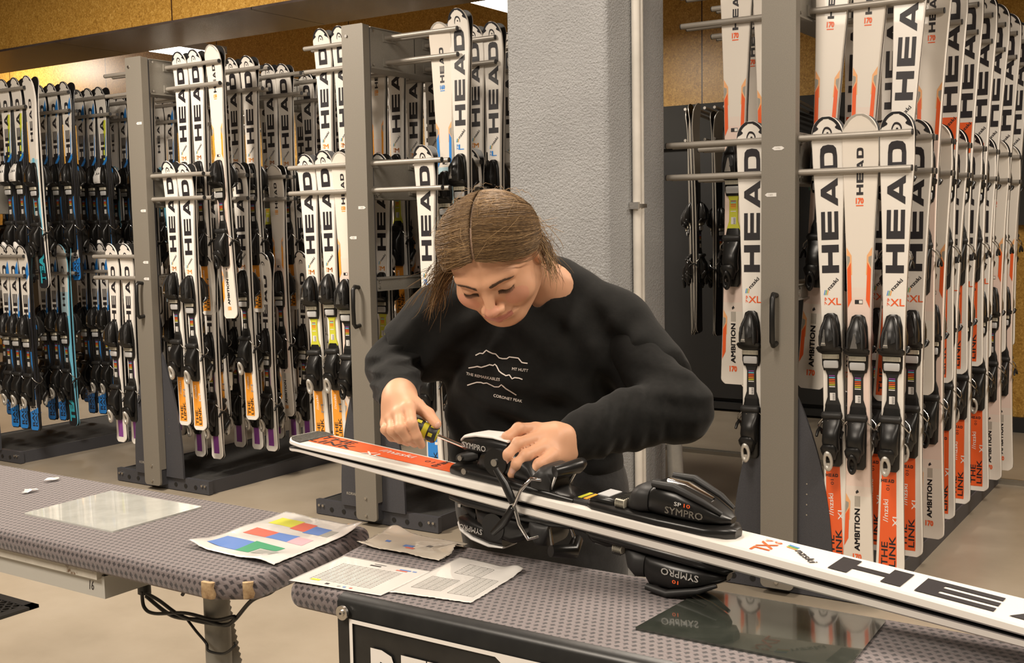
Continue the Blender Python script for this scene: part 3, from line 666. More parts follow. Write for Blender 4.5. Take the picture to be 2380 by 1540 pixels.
# dim rack along the back wall, skis seen edge-on
o=empty('dim_ski_rack',(-2.9,7.9,0)); tag(o,'dim dark ski rack along the back wall right of the column','ski rack')
b=MB(); b.box(-1.6,2.6,.08,.2,2.0,2.32,darkwall); b.build('wall_rail',o)
b=MB(); b.box(-9.3,1.45,.1,.2,0.02,.07,blackb); b.build('base_rail',o)
b=MB(); b.box(-9.3,1.45,.12,.2,.1,2.0,blackb); b.box(1.45,2.6,.12,.2,1.38,2.0,darkwall); b.build('shade_backing_panel',o)  # black sheet stands in for shade behind racks; small right box is dark panel
b=MB(); b.box(.55,1.0,.105,.12,1.55,2.0,palewall); b.box(.2,.75,.10,.118,1.65,1.85,greenw); b.box(2.0,2.6,.1,.118,1.4,1.9,greenw); b.build('colour_patch',o)
for i in range(12):
    x=-.55+.075*i
    b=MB(); b.tube([(x,.08,2.2),(x,-.36,2.24)],.011,rod_m,8); b.tube([(x,.08,1.98),(x,-.36,2.02)],.011,rod_m,8); b.build('wall_rod',o)
n=0
for i in range(9):
    x=-3.42+.062*i+(.16 if i>3 else 0)+(.1 if i>6 else 0); yy=7.62-.10*(i%3)
    p=place_pair('dark',(x,yy,.62+.02*(i%3)),f'dim dark ski pair seen edge-on, {ORD[i] if i<8 else "last"} from the column on the back wall rack','dim skis on the back wall rack',(rng.uniform(-.02,.02),rng.uniform(-.02,.02),PI/2+rng.uniform(-.25,.25)))
# ------------------------------------------------------------------ benches
def roundpoly(pts,rad,n=6):
    out=[]; N=len(pts)
    for i in range(N):
        p0,p1,p2=Vector(pts[i-1]),Vector(pts[i]),Vector(pts[(i+1)%N]); r=rad[i]
        a=(p0-p1).normalized(); b=(p2-p1).normalized(); ang=math.acos(max(-1,min(1,a.dot(b)))); d=r/math.tan(ang/2)
        s,e=p1+a*d,p1+b*d
        for k in range(n+1):
            t=k/n; q=(1-t)**2*s+2*t*(1-t)*p1+t*t*e; out.append((q.x,q.y))
    return out
def slab(b,out,z0,z1,r,m):
    c=Vector((sum(p[0] for p in out)/len(out),sum(p[1] for p in out)/len(out))); N=len(out); vs=[]
    nor=[]
    for i in range(N):
        t=(Vector(out[(i+1)%N])-Vector(out[i-1])).normalized(); nor.append(Vector((t.y,-t.x)))
    K=8; rings=[]
    for k in range(K+1): a=-PI/2+PI*k/K; rings.append(((1-math.cos(a))*r,(z0+z1)/2+math.sin(a)*(z1-z0)/2))
    for ins,z in rings:
        for p,nn in zip(out,nor): vs.append((p[0]-nn.x*ins,p[1]-nn.y*ins,z))
    fs=[(i*N+k,i*N+(k+1)%N,(i+1)*N+(k+1)%N,(i+1)*N+k) for i in range(K) for k in range(N)]
    b.add(vs,fs,m,True); b.add(vs[:N],[tuple(range(N))[::-1]],m); b.add(vs[-N:],[tuple(range(N))],m)
TZ=0.85
foam=noisemix(mat('torn_edge_chipboard',(0.4,0.25,0.12),0.9),[(0.16,0.08,0.03),(0.5,0.36,0.2)],60,5)
chip=noisemix(mat('chipped_white_paint',(0.5,0.48,0.42),0.5),[(0.16,0.1,0.06),(0.52,0.49,0.43),(0.6,0.57,0.5)],28,5,pos=[0.32,0.4,0.7],stretch=(1,3,1))
boxm=mat('light_grey_steel',(0.50,0.49,0.45),0.45,0.1); legm=noisemix(mat('table_leg_paint',(0.33,0.32,0.28),0.45),[(0.25,0.24,0.21),(0.4,0.385,0.34)],10,5)
glassm=noisemix(mat('glass_pad_painted_reflection',(0.5,0.5,0.46),0.08,coat=1.0),[(0.5,0.51,0.47),(0.66,0.67,0.63)],14,6)  # milky base colour carries the bright reflection seen in the glass
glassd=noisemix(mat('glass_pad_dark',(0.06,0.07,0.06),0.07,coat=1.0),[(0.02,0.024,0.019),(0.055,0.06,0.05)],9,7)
t1=empty('work_bench',(-2.3,1.46,0)); tag(t1,'long carpet-covered work bench at the left with a chewed rounded corner','bench','carpeted benches')
out=roundpoly([(-3.6,1.270),(-1.46,1.270),(-1.385,1.315),(-1.425,1.662),(-3.6,1.662)],[.01,.03,.03,.035,.01])
out=[(x+2.3,y-1.46) for x,y in out]
b=MB(); slab(b,out,TZ-.043,TZ,.014,carpet_m); b.build('bench_top',t1)
for k,(an,px_,py_,sx) in enumerate(((.10,.840,-.190,.020),(.95,.900,-.155,.014))):
    b=MB(); b.loft([(TZ-.036,0,sx*.62,-.006,.0035,5),(TZ-.028,.001,sx*.72,-.006,.0045,4),(TZ-.018,-.001,sx*.6,-.006,.0048,3),(TZ-.008,.0,sx*.66,-.006,.004,4)],foam,14); o=b.build('torn_corner',t1); o['label']='torn edge showing chipboard'; o.rotation_euler=(0,0,an); o.location=(px_,py_,0)
b=MB(); b.tube([(.645,0,.01),(.645,0,TZ-.043)],.025,legm,24); b.build('leg',t1)
b=MB(); b.tube([(-1.0,0,.01),(-1.0,0,TZ-.043)],.025,legm,24); b.build('leg',t1)
for x in (.645,-1.0):
    b=MB(); b.tube([(x,0,0),(x,0,.012)],.18,dark_m,32); b.build('foot',t1)
b=MB(); b.box(-1.25,.515,-.17,-.155,TZ-.062,TZ-.036,chip); b.build('edge_rail',t1)
b=MB(); b.box(-1.25,.50,-.15,.15,TZ-.046,TZ-.040,boxm); b.build('under_plate',t1)
bx=empty('control_box',(-1.777,1.30,.75)); tag(bx,'light grey steel box mounted under the left bench, marked 16','box')
b=MB(); b.box(-1.0,0,0,.003,0,.043,boxm); b.box(-.003,0,.003,.157,0,.043,boxm); b.box(-1.0,-.003,.003,.157,0,.003,boxm); b.box(-1.0,0,.157,.16,0,.05,boxm); b.box(-.002,.001,.02,.16,.04,.056,boxm)
for x in (-.65,-.19): b.box(x,x+.10,.02,.04,.003,.04,mat('drawer_wood',(0.25,0.2,0.12),0.6))
b.build('box_shell',bx)
vs,fs=T('16',0); b=MB(); b.add([(-.045+.013*u+.002*v,-.0008,.012+.018*v) for u,v in vs],fs,ink); b.build('handwritten_number',bx)
# corrugated hose behind the leg
hs=empty('corrugated_hose',(-1.655,1.49,.0)); tag(hs,'pale corrugated plastic hose hanging behind the bench leg','hose')
hosem=mat('hose_pale',(0.38,0.36,0.31),0.5); pts=[];rr=[]
for i in range(140):
    t=i/139; z=.80-.79*t; pts.append((-.055+.06*min(1,t*3)+.05*max(0,t-.4),.01,z)); rr.append(.015 if i%2 else .0185)
MB().tube(pts,rr,hosem,12).build('hose_tube',hs)
def curve_pts(P,n=8):
    P=[Vector(p) for p in P]; out=[]
    for i in range(len(P)-1):
        p0=P[max(i-1,0)];p1=P[i];p2=P[i+1];p3=P[min(i+2,len(P)-1)]
        for k in range(n): t=k/n; out.append(.5*((2*p1)+(-p0+p2)*t+(2*p0-5*p1+4*p2-p3)*t*t+(-p0+3*p1-3*p2+p3)*t**3))
    out.append(P[-1]); return out
cb=empty('power_cable',(-1.855,1.45,.75)); tag(cb,'black power cables looped from the grey box around the bench leg','cable')
rub=mat('cable_rubber',(0.012,0.012,0.012),0.4)
def W(px,py,y=1.43): v=onplane(px,py,1,y); return v-Vector((-1.855,1.45,.75))
b=MB(); b.loft([(-.045,0,.013,-.012,.012),(.0,0,.012,-.012,.012)],rub,12); b.build('plug',cb)
for P in ([(330,1375),(335,1410),(360,1425),(430,1424),(500,1440),(545,1432),(530,1450),(480,1447),(420,1430),(370,1395),(340,1378)],):
    MB().tube(curve_pts([W(*p,1.425) for p in P]),.0036,rub,8).build('cable_loop',cb)
MB().tube(curve_pts([W(340,1385,1.44),W(400,1430,1.43),W(470,1440,1.425),W(520,1452,1.425),W(545,1440,1.43),W(585,1395,1.42),W(630,1375,1.42),W(652,1350,1.43)]),.004,rub,8).build('cable_run',cb)
MB().tube(curve_pts([W(430,1432,1.43),W(455,1465,1.43),W(480,1495,1.42),W(485,1512,1.42),W(520,1518,1.42),(W(546,1500,1.42)),W(545,1493,1.45)]),.0026,rub,8).build('thin_lead',cb)
o=MB().tube([onplane(440,1350,1,1.55),onplane(424,1382,1,1.55)],.004,rub,8).build('cable_end'); tag(o,'short black cable end dangling under the left bench','cable')
# right bench
t2=empty('work_bench',(-.4,1.48,0)); tag(t2,'carpet-covered work bench in front of the woman, black banner on its front','bench','carpeted benches')
out=roundpoly([(-1.325,1.318),(1.3,1.318),(1.3,1.648),(-1.392,1.648)],[.03,.01,.01,.035]); out=[(x+.4,y-1.48) for x,y in out]
b=MB(); slab(b,out,TZ-.043,TZ,.014,carpet_m); b.build('bench_top',t2)
for x in (-.62,1.3):
    b=MB(); b.tube([(x,0.02,.01),(x,0.02,TZ-.043)],.025,legm,24); b.build('leg',t2)
# banner
vinyl=noisemix(mat('black_vinyl',(0.015,0.015,0.015),0.35),[(0.011,0.011,0.011),(0.02,0.02,0.019)],20,4,bump=.15,bdist=.002)
bn=empty('front_banner',(-1.2,1.318,.83)); tag(bn,'black vinyl banner screwed along the bench front with white RENTAL lettering','banner')
b=MB(); nx,nz=40,14; vs=[]
for i in range(nx+1):
    for j in range(nz+1):
        x=-.005+2.3*i/nx; t=j/nz
        if t<.15: a=(t/.15)*PI/2; y=.012-.018*math.sin(a)-.002; z=.022-.012*(1-math.cos(a))
        else: y=-.008-.004*math.sin(x*7)*(t-.15)*2; z=.010-.62*(t-.15)/.85
        vs.append((x,y,z))
q=nz+1; b.add(vs,[(i*q+j,(i+1)*q+j,(i+1)*q+j+1,i*q+j+1) for i in range(nx) for j in range(nz)],vinyl,True); b.build('banner_sheet',bn)
def by(x,z): return -.0105-.004*math.sin(x*7)*max(0,(.010-z)/.62)*2*.85
b=MB()
def bpoly(pts,fs=None,m=wink): b.add([(x,by(x,z)-.001,z) for x,z in pts],fs or [tuple(range(len(pts)))],m)
bpoly([(.022,-.014),(2.2,-.014),(2.2,-.020),(.022,-.020)]) if False else None
for i in range(20): x0,x1=.022+.11*i,.022+.11*(i+1); bpoly([(x0,-.012),(x1,-.012),(x1,-.0185),(x0,-.0185)])
for i in range(10): z0,z1=-.012-.05*i,-.012-.05*(i+1); bpoly([(.022,z0),(.0285,z0),(.0285,z1),(.022,z1)])
# white curved wedge after the word
bpoly([(.30,-.018),(.42,-.018),(.54,-.018),(.62,-.018),(.62,-.2),(.36,-.2),(.335,-.08),(.325,-.045),(.31,-.025)])
b.build('white_border',bn)
vs,fs=T('RENTAL',.045); b=MB(); b.add([(.065+.37*u,by(.065+.37*u,-.10+.06*v)-.0012,-.135+.085*v) for u,v in vs],fs,wink); b.build('banner_lettering',bn)
b=MB(); b.tube([(.012,-.013,-.003),(.012,-.018,-.003)],.0115,bolt_m,20); b.tube([(.012,-.017,-.003),(.012,-.0205,-.003)],.006,bolt_m,14); b.tube([(.012,-.0204,-.003),(.012,-.0212,-.003)],.002,ink,8); b.build('screw_washer',bn)
# glass pads let into the tops
def pad(q,name_label,m):
    o=empty('glass_pad',(sum(p[0] for p in q)/4,sum(p[1] for p in q)/4,TZ)); tag(o,name_label,'glass pad','glass pads')
    c=o.location; b=MB(); out=roundpoly([(x-c.x,y-c.y) for x,y in q],[.004]*4,3); b.prism(out,-.004,.0035,'z',m); b.build('glass_sheet',o); return o
pad([(-2.13,1.372),(-1.842,1.372),(-1.842,1.597),(-2.14,1.597)],'pale glass sheet, reflection painted into its colour, set in the left bench top',glassm)
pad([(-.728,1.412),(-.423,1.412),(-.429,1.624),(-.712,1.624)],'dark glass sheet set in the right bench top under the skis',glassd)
# laminated sheets
paper=mat('laminated_paper',(0.68,0.66,0.63),0.22,coat=0.6); film=mat('crumpled_film',(0.56,0.51,0.43),0.25,coat=0.6)
cy=mat('print_yellow',(0.58,0.58,0.06),0.4);cr=mat('print_red',(0.6,0.13,0.09),0.4);cbl=mat('print_blue',(0.1,0.2,0.5),0.4);cg=mat('print_green',(0.05,0.28,0.14),0.4);cgr=mat('print_grey',(0.3,0.3,0.28),0.4);cpk=mat('print_pink',(0.6,0.35,0.4),0.4);cln=mat('print_line',(0.16,0.155,0.15),0.5)
def sheet(q,label,m,prints,crump=.002,seed=1,jag=.0,curl=()):
    rg=random.Random(seed); c=Vector((sum(p[0] for p in q)/4,sum(p[1] for p in q)/4,TZ))
    o=empty('laminated_sheet',c); tag(o,label,'sheet'); Q=[Vector((x-c.x,y-c.y)) for x,y in q]
    ph=[(rg.uniform(20,60),rg.uniform(20,60),rg.uniform(0,6)) for _ in range(5)]
    def S(u,v):
        p=(Q[0]*(1-u)+Q[1]*u)*(1-v)+(Q[3]*(1-u)+Q[2]*u)*v
        h=sum(math.sin(a*p.x+f)*math.sin(bb*p.y+f*1.7) for a,bb,f in ph)/5
        z=.002+crump*(1+h)
        for (cu,cv,hh) in curl: z+=hh*math.exp(-((u-cu)**2+(v-cv)**2)/.02)
        return Vector((p.x,p.y,z))
    n=36; b=MB(); vs=[]
    for i in range(n+1):
        for j in range(n+1):
            u,v=i/n,j/n
            if jag:
                if i in (0,n): u+=rg.uniform(-jag,jag)
                if j in (0,n): v+=rg.uniform(-jag,jag)
            vs.append(S(u,v))
    q1=n+1; b.add(vs,[(i*q1+j,(i+1)*q1+j,(i+1)*q1+j+1,i*q1+j+1) for i in range(n) for j in range(n)],m,True)
    ob=b.build('sheet_film',o); sm=ob.modifiers.new('s','SOLIDIFY'); sm.thickness=.0003; sm.offset=0
    b=MB()
    for (pts,mm) in prints:
        if callable(pts): continue
        # subdivide quads so that they follow the sheet
        if len(pts)==4:
            a_,b_,c_,d_=[Vector(p) for p in pts]; k=10; vs=[]
            for i in range(k+1):
                for j in range(3):
                    p=(a_*(1-i/k)+b_*(i/k))*(1-j/2)+(d_*(1-i/k)+c_*(i/k))*(j/2); s=S(p.x,p.y); vs.append(s+Vector((0,0,.0005)))
            b.add(vs,[(i*3+j,(i+1)*3+j,(i+1)*3+j+1,i*3+j+1) for i in range(k) for j in range(2)],mm)
        else: b.add([S(*p)+Vector((0,0,.0005)) for p in pts],[tuple(range(len(pts)))],mm)
    if prints: b.build('printed_chart',o)
    return o
Rq=lambda u0,u1,v0,v1:[(u0,v0),(u1,v0),(u1,v1),(u0,v1)]
# u: near-left -> far, v: left -> right of each sheet
pr=[(Rq(.70,.86,.12,.42),cy),(Rq(.68,.84,.42,.60),cr),(Rq(.66,.82,.60,.80),cbl),(Rq(.66,.80,.80,.90),cgr),(Rq(.42,.57,.14,.42),cr),(Rq(.42,.57,.42,.68),cbl),(Rq(.42,.55,.68,.86),cpk),(Rq(.10,.30,.10,.44),cbl),(Rq(.10,.22,.44,.60),cg),(Rq(.22,.32,.44,.78),cg),(Rq(.10,.2,.62,.84),cgr)]
pr=[([(v,u) for u,v in p],m) for p,m in pr]; pr=[([(b_,a_) for a_,b_ in p],m) for p,m in pr]
sheet([(-1.632,1.378),(-1.650,1.650),(-1.426,1.632),(-1.402,1.366)],'laminated colour chart with yellow, red and blue blocks on the left bench',paper,pr,.0025,3,.004,curl=((1,1,.012),(0,0,.010),(.05,.85,.006)))
lines=[]
for i in range(15): u=.16+.042*i; lines.append((Rq(u,u+.006,.14,.80),cln))
for j in range(11): v=.14+.066*j; lines.append((Rq(.14,.78,v,v+.0035),cgr))
lines+=[(Rq(.12,.17,.16,.26),cy),(Rq(.06,.10,.36,.40),ink),(Rq(.05,.08,.50,.53),cgr),(Rq(.05,.08,.56,.59),cbl),(Rq(.05,.08,.63,.66),cr),(Rq(.84,.87,.40,.52),ink),(Rq(.90,.92,.42,.55),cln),(Rq(.86,.89,.72,.84),cbl),(Rq(.82,.85,.70,.82),cr),(Rq(.86,.89,.86,.90),cbl)]
sheet([(-1.322,1.322),(-1.338,1.475),(-1.145,1.480),(-1.139,1.339)],'white laminated table of figures at the left corner of the right bench',paper,lines,.0008,7,0)
l3=[]
for (u0,u1,v0,v1,n) in ((.62,.86,.28,.66,7),(.16,.46,.12,.50,12),(.14,.60,.60,.92,16)):
    for i in range(n+1): u=u0+(u1-u0)*i/n; l3.append((Rq(u,u+.005,v0,v1),cgr if i%n else cln))
    for j in range(5): v=v0+(v1-v0)*j/4; l3.append((Rq(u0,u1,v,v+.005),cgr))
sheet([(-1.138,1.359),(-1.153,1.574),(-1.011,1.560),(-.995,1.383)],'white laminated page of printed grey tables beside the heel binding',paper,l3,.0012,9,.006,curl=((1,.9,.008),))
sheet([(-1.356,1.535),(-1.369,1.640),(-1.184,1.640),(-1.166,1.530)],'crumpled torn see-through film sheet at the back of the right bench',film,[(Rq(.3,.42,.44,.56),cbl),(Rq(.22,.3,.5,.6),cr),(Rq(.5,.6,.66,.72),cln),(Rq(.4,.48,.18,.24),cbl)],.004,13,.02,curl=((1,.1,.012),(0,0,.006),(.6,1,.01)))
# paper scraps at the left edge
for i,(x,y) in enumerate(((-2.36,1.60),(-2.30,1.50))):
    b=MB(); rg=random.Random(i); vs=[(.012*math.cos(a)*rg.uniform(.6,1.2),.02*math.sin(a)*rg.uniform(.6,1.2),.003+rg.uniform(0,.006)) for a in [2*PI*k/9 for k in range(9)]]+[(0,0,.009)]
    b.add(vs,[(k,(k+1)%9,9) for k in range(9)],paper); o=b.build('paper_scrap'); o.location=(x,y,TZ); tag(o,('torn white paper scrap on the left bench, the farther one' if i==0 else 'torn white paper scrap on the left bench, the nearer one'),'paper scrap')
# rubber mat
mt=MB(); x0,x1,y0,y1=-4.7,-3.88,2.0,2.54; mt.box(x0,x1,y0,y0+.04,0,.012,rub); mt.box(x0,x1,y1-.04,y1,0,.012,rub); mt.box(x0,x0+.04,y0,y1,0,.012,rub); mt.box(x1-.04,x1,y0,y1,0,.012,rub)
for i in range(19):
    for j in range(11):
        cx,cy_=x0+.06+.041*i,y0+.055+.043*j; ring=[]
        for k in range(8): a=2*PI*k/8; ring.append((math.cos(a),math.sin(a)))
        vs=[(cx+.021*c,cy_+.0215*s,.011) for c,s in ring]+[(cx+.013*c,cy_+.013*s,.011) for c,s in ring]+[(cx+.021*c,cy_+.0215*s,.0) for c,s in ring]
        mt.add(vs,[(k,(k+1)%8,8+(k+1)%8,8+k) for k in range(8)]+[(k,(k+1)%8,16+(k+1)%8,16+k) for k in range(8)],rub)
o=mt.build('rubber_mat'); tag(o,'black rubber drainage mat with round holes on the floor at left','mat')
# ------------------------------------------------------------------ the skis being adjusted
Pt=Vector((-1.595,1.651,1.02)); dr=Vector((.9947,-.063,-.077)).normalized()
up=(Vector((0,0,1))-dr*dr.z).normalized(); xl=(-up).cross(dr)
HM=Matrix((( xl.x,-up.x,dr.x,0),(xl.y,-up.y,dr.y,0),(xl.z,-up.z,dr.z,0),(0,0,0,1)))
# middle plane of the pair lies below the upper ski
HM=Matrix.Translation(Pt-up*.012)@HM
root=empty('ski_pair'); tag(root,'white and orange-red ski pair lying across the bench in her hands','skis')
S=Ski(1.68,.062,.040,.052,.03)
def sidetwo(): pass
hov=link(1.68,orange,'XL')
mesh_=noisemix(mat('tail_black_mesh',(0.03,0.03,0.03),0.35),[(0.02,0.02,0.02),(0.12,0.12,0.11)],300,2)
hov+=[strip(.004,.040,ws(-1),ws(1),mesh_,lift=.0008)]
mb=ski_mesh(S,const(white),white,hov)
a=mb.build('ski',root); c=a.copy(); COL.objects.link(c); c.rotation_euler=(0,0,PI); c.parent=root
def held_toe():
    b=MB()
    b.loft([(-.015,0,.028,-.004,.008,4),(.0,0,.038,-.004,.012,4),(.12,0,.039,-.004,.013,4),(.20,0,.036,-.004,.016,3),(.232,0,.026,-.004,.020,2.6),(.242,0,.012,-.002,.014)],plast,24,3)
    b.loft([(.058,0,.022,.008,.030,3),(.07,0,.034,.008,.050,3),(.085,0,.040,.010,.058,3),(.100,0,.034,.012,.056,3)],plast2,24,3)
    b.loft([(.095,0,.030,.012,.050,3),(.110,0,.036,.012,.066,3),(.150,0,.038,.012,.064,3),(.19,0,.033,.014,.050,3),(.222,0,.022,.018,.036,2.5),(.232,0,.010,.020,.030,2.2)],plast,24,3)
    t=b.build('toe_binding')
    b=MB()
    for s in (-1,1):   # raised loop frame around a dark window
        x=.0385*s
        b.tube([(x*.86,-.064,.108),(x*.9,-.066,.145),(x*.75,-.050,.195),(x*.55,-.037,.222)],[.006,.0065,.005,.003],plast2,8)
    b.build('housing_frame',t)
    b=MB(); b.loft([(.118,-.004,.012,.060,.0685,4),(.150,-.004,.010,.058,.067,4),(.195,-.004,.004,.044,.052,4)],chrome,10,4)
    b.build('housing_trim',t)
    b=MB(); b.loft([(.040,0,.032,.010,.026,5),(.056,0,.032,.010,.026,5)],ivory,16,5)
    for i in range(13): xx=-.030+.060*i/12; b.box(xx-.0006,xx+.0006,-.0272,-.026,.040,.056,plast)
    for s in (-1,1):
        for i in range(6): z=.0415+.0025*i; b.box(.0318*s-.0006,.0318*s+.0006,-.024,-.011,z,z+.0008,plast)
    b.build('roller',t)
    b=MB(); b.loft([(-.012,0,.024,.006,.014,5),(.0,0,.029,.008,.020,5),(.028,0,.029,.008,.022,5),(.036,0,.026,.008,.02,5)],plast,16,5); b.box(-.020,.020,-.0225,-.0205,.0,.022,padg); b.build('brake_pedal',t)
    # printed name on the side that faces the aisle
    b=MB(); vs,fs=T('SYMPRO',.008); b.add([(.0402-.0055*u,-(.024+.011*v),.135+.062*u) for u,v in vs],fs,gray1)
    b.add([(-.0402+.0055*(1-u),-(.024+.011*v),.197-.062*u) for u,v in vs],fs,wink); vs,fs=T('10',.02); b.add([(-.0392,-(.039+.006*v),.166-.011*u) for u,v in vs],fs,orange); vs,fs=T('SP',0); b.add([(.0397,-(.039+.006*v),.150+.012*u) for u,v in vs],fs,wink); vs,fs=T('10',0.02); b.add([(.0388,-(.039+.006*v),.166+.011*u) for u,v in vs],fs,orange); b.build('printed_name',t)
    return t
def held_heel():
    b=MB()
    b.loft([(-.030,0,.014,-.004,.010,3),(-.018,0,.030,-.004,.016,3),(.02,0,.036,-.004,.020,3),(.12,0,.037,-.004,.020,3),(.20,0,.036,-.004,.016,3),(.245,0,.030,-.004,.011,3)],plast,24,3)
    b.loft([(.03,0,.014,.012,.028,3),(.045,0,.026,.012,.050,3),(.08,0,.030,.012,.064,3),(.12,0,.031,.012,.066,3),(.150,0,.031,.012,.05,3),(.165,0,.033,.012,.03,3)],plast,24,3)
    b.tube([(-.032,-.040,.085),(.034,-.040,.085)],.024,plast,28); b.loft([(.165,0,.038,.008,.034,4),(.180,0,.043,.008,.052,4),(.196,0,.040,.008,.050,4),(.202,0,.036,.008,.028,4)],plast2,20,4)
    t=b.build('heel_binding')
    b=MB(); b.tube([(.034,-.040,.085),(.0375,-.040,.085)],.0065,bolt_m,16); b.tube([(-.02,-.018,-.0),(-.02,-.024,-.0)],.004,bolt_m,8); b.tube([(.036,-.012,.02),(.0385,-.012,.02)],.0055,bolt_m,10); b.build('pivot_bolt',t)
    b=MB(); b.loft([(-.010,0,.010,.046,.058,3),(.0,0,.018,.042,.066,3),(.03,0,.024,.042,.075,3),(.07,0,.026,.046,.079,3),(.10,0,.024,.050,.077,3)],plast,22,3); l=b.build('release_lever',t)
    b=MB(); b.loft([(-.012,0,.010,.055,.062,3),(.0,0,.018,.064,.071,3),(.03,0,.023,.072,.080,3),(.07,0,.025,.076,.083,3),(.10,0,.022,.074,.079,3)],label_w,22,3); b.build('lever_cap',t)['label']='white lever cap'
    b=MB(); vs,fs=T('SYMPRO',.008); b.add([(.0268,-(.052+.010*v),.006+.052*u) for u,v in vs],fs,wink); b.add([(-.0268,-(.052+.010*v),.058-.052*u) for u,v in vs],fs,wink); b.build('printed_name',t)
    b=MB()
    for s in (-1,1):
        b.tube([(.034*s,-.030,.190),(.056*s,-.034,.178),(.058*s,-.012,.160),(.058*s,.03,.142)],.0032,chrome,8)
        b.tube([(.058*s,.022,.146),(.060*s,.052,.128),(.061*s,.074,.108)],[.007,.0075,.0055],plast,10)
    b.tube([(-.040,-.050,.214),(0.0,-.056,.232),(.040,-.050,.214)],[.010,.0125,.010],plast,12); 
    for s in (-1,1): b.tube([(.034*s,-.048,.214),(.026*s,-.012,.198)],.003,chrome,8)
    b.tube([(-.034,-.030,.190),(.034,-.030,.190)],.0032,chrome,8)
    b.build('ski_brake',t)
    # little adjusting arm at the tail side, where the driver tip sits
    b=MB(); b.loft([(-.012,.010,.012,.020,.034,3),(.012,.006,.014,.022,.044,3),(.03,.0,.012,.030,.048,3)],plast2,12,3); b.tube([(.022,-.030,.0),(.026,-.030,.0)],.005,bolt_m,10); b.build('adjusting_screw_block',t)
    return t
def held_track():
    b=MB(); b.loft([(-.17,0,.034,-.003,.011,5),(-.135,0,.034,-.003,.011,5),(-.11,0,.029,-.003,.008,5),(-.02,0,.028,-.003,.008,5),(.0,0,.032,-.003,.010,5)],plast2,14,5)
    b.box(-.020,.022,-.0088,-.0078,-.140,-.090,label_w)
    for i in range(10): b.box(.002,.020,-.0094,-.0087,-.137+.0043*i,-.1355+.0043*i,ink)
    b.box(-.018,.018,-.0088,-.0078,-.084,-.058,ink); b.box(-.012,.0,-.0094,-.0087,-.08,-.07,byel); b.box(.002,.014,-.0094,-.0087,-.078,-.062,red)
    for i,cc in enumerate((label_w,byel,ora2,peach)): b.box(-.018,.018,-.0088,-.0078,-.050+.011*i,-.0435+.011*i,cc)
    return b.build('label_track')
zh,zt=.428,.715
for flip in (0,1):
    tt=held_toe(); hh=held_heel(); tr_=held_track()
    for ob,z in ((tt,zt),(hh,zh),(tr_,zt)):
        ob.parent=root; ob.rotation_euler=(0,0,PI if flip else 0); ob.location=(0,(1 if flip else -1)*S.top(z+.1),z)
    if flip:   # the lower release lever hangs open
        pass
root.matrix_world=HM; root.location=HM.to_translation(); root.rotation_euler=HM.to_euler()
# ------------------------------------------------------------------ the person (signed-distance modelling + surface nets)
def V(*a): return np.array(a,float)
def W3(px,py,d): return np.array(P3(px,py,d))
def sd_cone(P,a,b,ra,rb):
    a=np.asarray(a,float);b=np.asarray(b,float); pa=P-a; ba=b-a; h=np.clip((pa@ba)/(ba@ba),0,1)
    return np.linalg.norm(pa-h[:,None]*ba,axis=1)-(ra+(rb-ra)*h)
def sd_ell(P,c,r,Rm=None):
    q=P-np.asarray(c,float)
    if Rm is not None: q=q@Rm
    r=np.asarray(r,float); k0=np.linalg.norm(q/r,axis=1); k1=np.linalg.norm(q/(r*r),axis=1)+1e-9
    return k0*(k0-1)/k1
def smin(a,b,k): h=np.clip(.5+.5*(b-a)/k,0,1); return b*(1-h)+a*h-k*h*(1-h)
def smax(a,b,k): return -smin(-a,-b,k)
def chain(P,pts,rs,k=.01):
    d=None
    for i in range(len(pts)-1):
        e=sd_cone(P,pts[i],pts[i+1],rs[i],rs[i+1]); d=e if d is None else smin(d,e,k)
    return d
